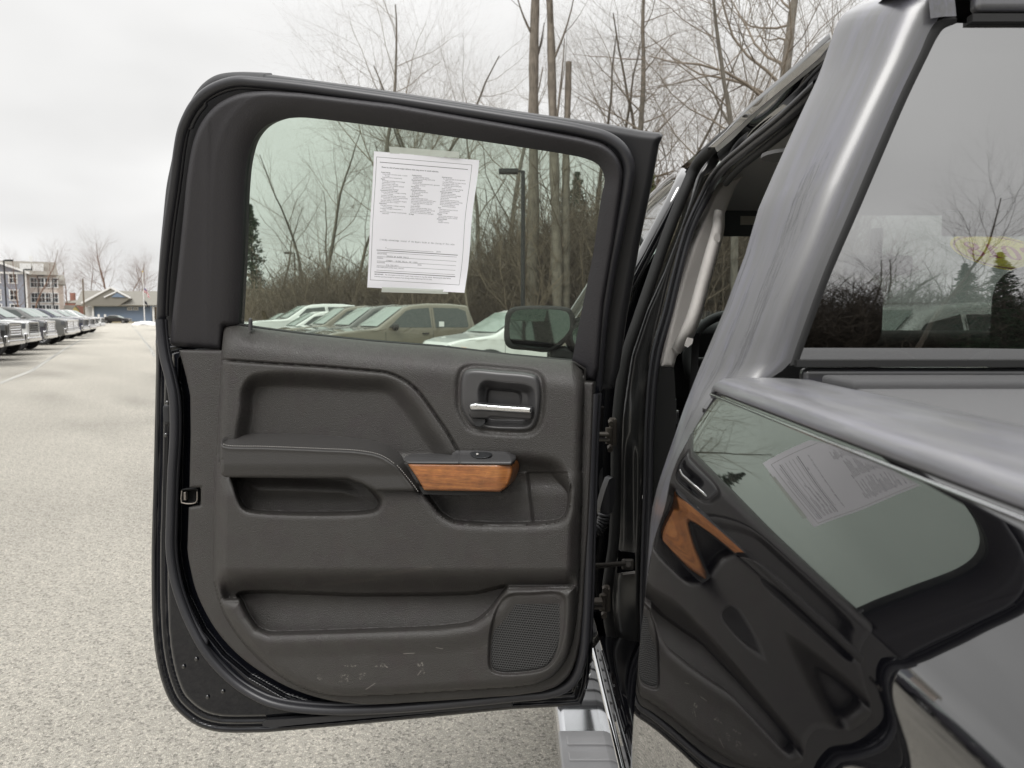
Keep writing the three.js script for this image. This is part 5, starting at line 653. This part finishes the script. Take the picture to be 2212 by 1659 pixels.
function bareTree(seed, o) {
  const r = rng(seed), tr = new Bark(), br = new Bark(), H = o.h, rot = (v, ax, a) => v.clone().applyAxisAngle(ax, a);
  const grow = (p, d, len, rad, lev) => {
    const n = lev === 0 ? 22 : lev < 2 ? 6 : lev < 3 ? 4 : 3, pts = [p.clone()], rs = [rad]; let q = p.clone(), v = d.clone(); const end = lev === 0 ? (o.snag ? 0.55 : 0.16) : 0.25;
    for (let k = 1; k <= n; k++) { v.add(V3((r() - 0.5) * o.wob * (lev ? 1.4 : 0.6), (lev ? o.up : 0.12) * 0.5 + (r() - 0.5) * o.wob, (r() - 0.5) * o.wob * (lev ? 1.4 : 0.6))).normalize(); q = q.clone().addScaledVector(v, len / n); pts.push(q); rs.push(rad * lerp(1, end, k / n) * (lev === 0 ? 1 + (r() - 0.5) * (o.snag ? 0.26 : 0.12) : 1)); }
    (lev === 0 ? tr : br).limb(pts, rs, lev === 0 ? 9 : lev === 1 ? 5 : 3);
    if (lev >= o.levels) return; const kids = o.kids[lev];
    for (let k = 0; k < kids; k++) { const f = lerp(lev === 0 ? o.bare : 0.25, 1, (k + r() * 0.8) / kids), x = f * n, i = Math.min(n - 1, Math.floor(x)), at = pts[i].clone().lerp(pts[i + 1], x - i), dir = pts[i + 1].clone().sub(pts[i]).normalize(); const ax = V3(r() - 0.5, r() - 0.5, r() - 0.5).cross(dir).normalize(); const ang = (o.ang + (r() - 0.5) * 0.5) * (lev === 0 ? 1 : 0.9); grow(at, rot(dir, ax, ang), len * (lev === 0 ? o.reach * (1.15 - 0.65 * f) : 0.55 + 0.2 * r()), lerp(rs[i], rs[i + 1], x - i) * (lev === 0 ? 0.34 : 0.52), lev + 1); }
  };
  grow(V3(0, -0.1, 0), V3(o.lean || 0, 1, 0).normalize(), H, o.r, 0);
  return { trunk: tr.build(), crown: br.p.length ? br.build() : null };
}
const barkT = dataTex(256, (i, j) => { const a = fbm(i / 9, j / 46, 3, 4), b = fbm(i / 60, j / 40, 6, 3); return 0.72 + 0.5 * a + 0.5 * b; });
const TM = { bark: std(lin(0.19, 0.17, 0.14), 0.95, { map: barkT, bumpMap: barkT, bumpScale: 0.03 }), pale: std(lin(0.22, 0.19, 0.155), 0.95, { map: barkT, bumpMap: barkT, bumpScale: 0.04 }), twig: std(lin(0.23, 0.195, 0.155), 0.95), red: std(lin(0.17, 0.105, 0.075), 0.95), dark: std(lin(0.06, 0.05, 0.04), 0.95), needle: std(lin(0.022, 0.042, 0.02), 0.9, { side: THREE.DoubleSide }), needle2: std(lin(0.1, 0.12, 0.04), 0.9, { side: THREE.DoubleSide }) };
function treeGroup(name, label, grp, geo, tm, cm, pos, turn = 0, sc = 1, cat = 'tree') { const g = group(name, label, cat, grp, pos); mesh('trunk', geo.trunk, tm, g); if (geo.crown) mesh('crown', geo.crown, cm, g); g.rotation.y = turn; g.scale.setScalar(sc); return g; }
function conifer(seed, h, w) { // whorls of drooping sprays made of many small needle faces
  const r = rng(seed), tr = new Bark(); tr.limb([V3(0, 0, 0), V3(0, h * 0.5, 0), V3(0, h, 0)], [h * 0.018, h * 0.01, 0.01], 6); const p = [], ix = [];
  for (let y = h * 0.06; y < h; y += h * 0.022) { const R = w * Math.pow(1 - y / h, 0.8) * (0.75 + 0.4 * r()); const n = 7; for (let k = 0; k < n; k++) { const a = r() * 6.28, L = R * (0.7 + 0.4 * r()); const c = Math.cos(a), s = Math.sin(a); const m = 26; for (let q = 0; q < m; q++) { const f = 0.15 + 0.85 * r(), x = c * L * f + (r() - 0.5) * L * 0.35, z = s * L * f + (r() - 0.5) * L * 0.35, yy = y - 0.25 * L * f + (r() - 0.5) * h * 0.022 + 0.12 * L * f * f; const e = (0.05 + 0.11 * r()) * h / 9, b = p.length / 3, dx = (r() - 0.5), dz = (r() - 0.5), dy = -0.3 * r(); p.push(x, yy, z, x + dx * e * 2.6, yy + dy * e, z + dz * e * 2.6, x + (r() - 0.5) * e, yy - e * 0.8, z + (r() - 0.5) * e); ix.push(b, b + 1, b + 2); } } }
  const g = new THREE.BufferGeometry(); g.setAttribute('position', new THREE.Float32BufferAttribute(p, 3)); g.setIndex(ix); g.computeVertexNormals(); return { trunk: tr.build(), crown: g };
}
{
  const wg = 'bare trees of the woods', at = (px, d) => { const p = P(px, 690, d); return V3(p.x, 0, p.z); };
  const maple = bareTree(11, { h: 17, r: 0.19, levels: 4, kids: [14, 8, 6, 6], wob: 0.36, up: 0.12, bare: 0.32, ang: 0.85, reach: 0.42 });
  const open = bareTree(27, { h: 14, r: 0.17, levels: 4, kids: [15, 8, 6, 6], wob: 0.38, up: 0.12, bare: 0.24, ang: 0.85, reach: 0.45 });
  const birch = bareTree(35, { h: 22, r: 0.24, levels: 4, kids: [24, 6, 5, 3], wob: 0.2, up: 0.05, bare: 0.3, ang: 1.25, reach: 0.24 });
  const oak = bareTree(44, { h: 20, r: 0.5, levels: 4, kids: [15, 8, 7, 5], wob: 0.4, up: 0.1, bare: 0.3, ang: 0.85, reach: 0.42 });
  const openMid = bareTree(28, { h: 14, r: 0.17, levels: 4, kids: [13, 7, 5, 4], wob: 0.38, up: 0.12, bare: 0.24, ang: 0.85, reach: 0.45 }), mapleMid = bareTree(12, { h: 17, r: 0.19, levels: 4, kids: [13, 7, 5, 4], wob: 0.36, up: 0.12, bare: 0.32, ang: 0.85, reach: 0.42 });
  const openFar = bareTree(29, { h: 14, r: 0.2, levels: 3, kids: [16, 9, 8], wob: 0.38, up: 0.14, bare: 0.2, ang: 0.8, reach: 0.48 }), mapleFar = bareTree(13, { h: 17, r: 0.2, levels: 3, kids: [15, 9, 8], wob: 0.36, up: 0.14, bare: 0.28, ang: 0.8, reach: 0.42 });
  const sapling = bareTree(52, { h: 9, r: 0.06, levels: 3, kids: [11, 5, 4], wob: 0.24, up: 0.2, bare: 0.15, ang: 0.6, reach: 0.36 });
  const snagA = bareTree(61, { h: 18, r: 0.3, levels: 2, kids: [3, 2], wob: 0.04, up: 0.3, bare: 0.6, ang: 0.6, reach: 0.16, snag: true });
  const snagB = bareTree(66, { h: 17, r: 0.26, levels: 2, kids: [4, 2], wob: 0.07, up: 0.3, bare: 0.55, ang: 0.45, reach: 0.3, snag: true, lean: 0.03 });
  const stub = bareTree(68, { h: 12.6, r: 0.24, levels: 0, kids: [], wob: 0.05, up: 0.3, bare: 0.6, ang: 0.4, reach: 0.3, snag: true });
  treeGroup('bare_tree', 'tall slender bare maple rising above the notice', wg, maple, TM.bark, TM.twig, at(822, 38), 0.4);
  treeGroup('bare_tree', 'bare tree with fan of thin twigs right of the maple', wg, open, TM.bark, TM.twig, at(985, 43), 2.0, 1.1);
  treeGroup('dead_trunk', 'straight dead trunk with broken top behind the door frame', wg, snagA, TM.pale, TM.pale, at(1152, 35), 0, 1, 'dead tree');
  treeGroup('dead_trunk', 'forked pale dead trunk with peeling bark', wg, snagB, TM.pale, TM.pale, at(1205, 34), 1, 1, 'dead tree');
  treeGroup('dead_trunk', 'short broken pale stub beside the forked dead trunk', wg, stub, TM.pale, TM.pale, at(1222, 34.5), 1, 1, 'dead tree');
  treeGroup('bare_tree', 'straight birch with level branches above the door corner', wg, birch, TM.bark, TM.twig, at(1350, 40), 0.8);
  treeGroup('bare_tree', 'thick trunked oak above the black truck roof', wg, oak, TM.bark, TM.twig, at(1650, 36), 0.5, 1.05);
  treeGroup('bare_tree', 'slender bare tree beside the thick oak', wg, maple, TM.bark, TM.twig, at(1595, 33), 2.5, 1.05);
  const more = [[600, 62, 0, 0.75], [660, 58, 1.2, 0.8], [715, 60, 2.1, 0.85], [760, 52, 3.3, 0.8], [900, 50, 4.0, 0.9], [1050, 48, 5.0, 1.0], [1090, 56, 0.7, 1.05], [1270, 46, 1.7, 1.0], [1440, 44, 2.7, 1.0], [1490, 50, 3.7, 1.15], [1540, 42, 4.7, 0.9], [1720, 46, 5.7, 1.1], [1800, 40, 0.2, 1.0], [1420, 56, 2.2, 1.2], [690, 46, 0.9, 0.95], [870, 47, 2.9, 1.05], [945, 41, 3.9, 0.95], [1105, 44, 4.4, 1.1], [1310, 42, 5.2, 1.1], [1395, 47, 1.1, 1.1], [1520, 39, 0.3, 1.0]];
  more.forEach(([px, d, a, s], i) => treeGroup('bare_tree', 'grey bare tree in the leafless woods behind the cars', wg, [openMid, mapleMid, openMid, oak][i % 4 === 3 && d > 45 ? 1 : i % 4], TM.bark, TM.twig, at(px, d), a, s));
  const rs = rng(71); for (let k = 0; k < 30; k++) { const px = 860 + 760 * ((k + rs()) / 30), d = 35 + rs() * 20; treeGroup('sapling', 'thin bare sapling in the undergrowth behind the cars', 'saplings of the woods', sapling, TM.twig, TM.twig, at(px, d), rs() * 6, 0.7 + rs() * 0.6, 'sapling'); }
  const spruce = conifer(81, 10, 2.3), cedar = conifer(82, 9, 2.4);
  treeGroup('evergreen', 'dark spruce beyond the parked cars at the window edge', null, spruce, TM.dark, TM.needle, at(548, 56), 0, 0.95);
  treeGroup('evergreen', 'yellowish evergreen at the edge of the woods ahead of the truck', null, cedar, TM.dark, TM.needle2, at(1400, 37), 1, 0.95);
  treeGroup('evergreen', 'dull evergreen deep in the woods by the light pole', null, cedar, TM.dark, TM.needle, at(1245, 58), 2, 1.35);
  // tangled undergrowth: nobody could count it
  const th = new Bark(), r = rng(91); for (let k = 0; k < 46; k++) { let q = V3((r() - 0.5) * 3.4, 0, (r() - 0.5) * 2), v = V3((r() - 0.5) * 0.9, 1, (r() - 0.5) * 0.6).normalize(); const pts = [q], rd = [0.022 + r() * 0.02]; const L = 2 + r() * 3.4, n = 7; for (let s = 1; s <= n; s++) { v.add(V3((r() - 0.5) * 0.55, (r() - 0.55) * 0.35, (r() - 0.5) * 0.5)).normalize(); q = q.clone().addScaledVector(v, L / n); pts.push(q); rd.push(rd[0] * (1 - 0.8 * s / n)); if (s > 1) for (let m = 0; m < 3; m++) { const w = v.clone().add(V3((r() - 0.5) * 2.2, (r() - 0.4) * 1.3, (r() - 0.5) * 2)).normalize(), e = 0.4 + r() * 0.9; const a = q.clone().addScaledVector(w, e * 0.5).add(V3(0, (r() - 0.5) * 0.15, 0)); th.limb([q, a, q.clone().addScaledVector(w, e)], [0.011, 0.008, 0.003], 3); } } th.limb(pts, rd, 4); }
  const tg = th.build(), im = new THREE.InstancedMesh(tg, std(lin(0.9, 0.9, 0.9), 0.95), 330), m4 = new THREE.Matrix4(), c = new THREE.Color(); let n = 0; const rr = rng(95);
  for (let k = 0; k < 330; k++) { const px = 560 + rr() * 1200, d = 36 + Math.pow(rr(), 0.8) * 24; const p = at(px, d), s = (0.55 + rr() * 0.4) * (1 + 0.75 * smooth(850, 1300, px)); m4.makeRotationY(rr() * 6.28).scale(V3(s * 1.1, s, s * 1.1)).setPosition(p.x, -0.05, p.z); im.setMatrixAt(n, m4); const v = 0.6 + rr() * 0.8; c.setRGB(0.16 * v, 0.125 * v, 0.09 * v); im.setColorAt(n++, c); }
  im.name = 'undergrowth'; im.userData = { kind: 'stuff', label: 'brown tangled leafless undergrowth behind the parked cars', category: 'undergrowth' }; im.castShadow = im.receiveShadow = true; scene.add(im);
  // far trees beyond the lane end
  const fg = 'bare trees beyond the buildings'; for (const [px, d, s, a, g, l] of [[240, 185, 1.35, 0, openFar, 'broad bare tree behind the blue building roof'], [150, 175, 0.95, 1, openFar, 'bare tree between the apartment block and the utility pole'], [305, 190, 1.05, 2, openFar, 'bare tree behind the flagpole'], [205, 200, 1.0, 3, mapleFar, 'bare tree rising left of the blue building gable'], [275, 200, 0.95, 4, mapleFar, 'bare tree rising right of the blue building gable'], [70, 96, 0.62, 5, mapleFar, 'reddish bare tree before the beige apartment wall'], [45, 92, 0.58, 1, openFar, 'reddish bare tree at the apartment corner'], [335, 180, 0.8, 2, mapleFar, 'bare tree at the right end of the blue building']]) treeGroup('bare_tree', l, fg, g, TM.red, TM.red, at(px, d), a, s);
  // the tree line behind the photographer, mirrored in the cab's rear window and paint
  const bg = 'trees behind the photographer', back = (k, z) => V3(k * z, 0, z);
  for (const [k, z, s, a, g, e] of [[0.36, 42, 0.62, 0, openFar], [0.42, 42, 0.72, 1, openFar], [0.45, 41, 0.62, 2, mapleFar], [0.47, 42, 0.72, 3, openFar], [0.5, 41, 0.7, 4, openFar], [0.55, 34, 0.72, 5, mapleFar], [0.585, 43, 0.5, 1, openFar], [0.3, 45, 0.55, 2, openFar], [0.2, 47, 0.6, 3, mapleFar], [-0.2, 42, 0.8, 4, openFar], [-0.5, 30, 1.1, 5, oak], [-0.16, 24, 0.9, 2.5, oak], [-0.9, 36, 0.9, 0.5, openFar]]) treeGroup('bare_tree', 'bare tree of the line behind the photographer', bg, g, TM.dark, TM.dark, back(k, z), a, s);
  for (const [k, z, s, a] of [[0.62, 38, 0.9, 0], [0.67, 38, 1.0, 1], [0.72, 46, 0.9, 2], [0.49, 50, 0.5, 3], [0.57, 50, 0.55, 1], [-0.35, 46, 0.9, 4]]) treeGroup('evergreen', 'dark evergreen of the line behind the photographer', bg, spruce, TM.dark, TM.needle, back(k, z), a, s);
  const im2 = new THREE.InstancedMesh(tg, TM.dark, 240); for (let k = 0; k < 240; k++) { const z = 40 + rr() * 10, p = back(0.1 + 0.75 * (k + rr()) / 240, z), s = 0.7 + rr() * 0.75; m4.makeRotationY(rr() * 6.28).scale(V3(s * 1.4, s, s * 1.4)).setPosition(p.x, 0, p.z); im2.setMatrixAt(k, m4); } im2.name = 'hedgerow'; im2.userData = { kind: 'stuff', label: 'dark leafless hedgerow behind the photographer', category: 'hedgerow' }; im2.castShadow = true; scene.add(im2);
}
renderer.render(scene, camera);
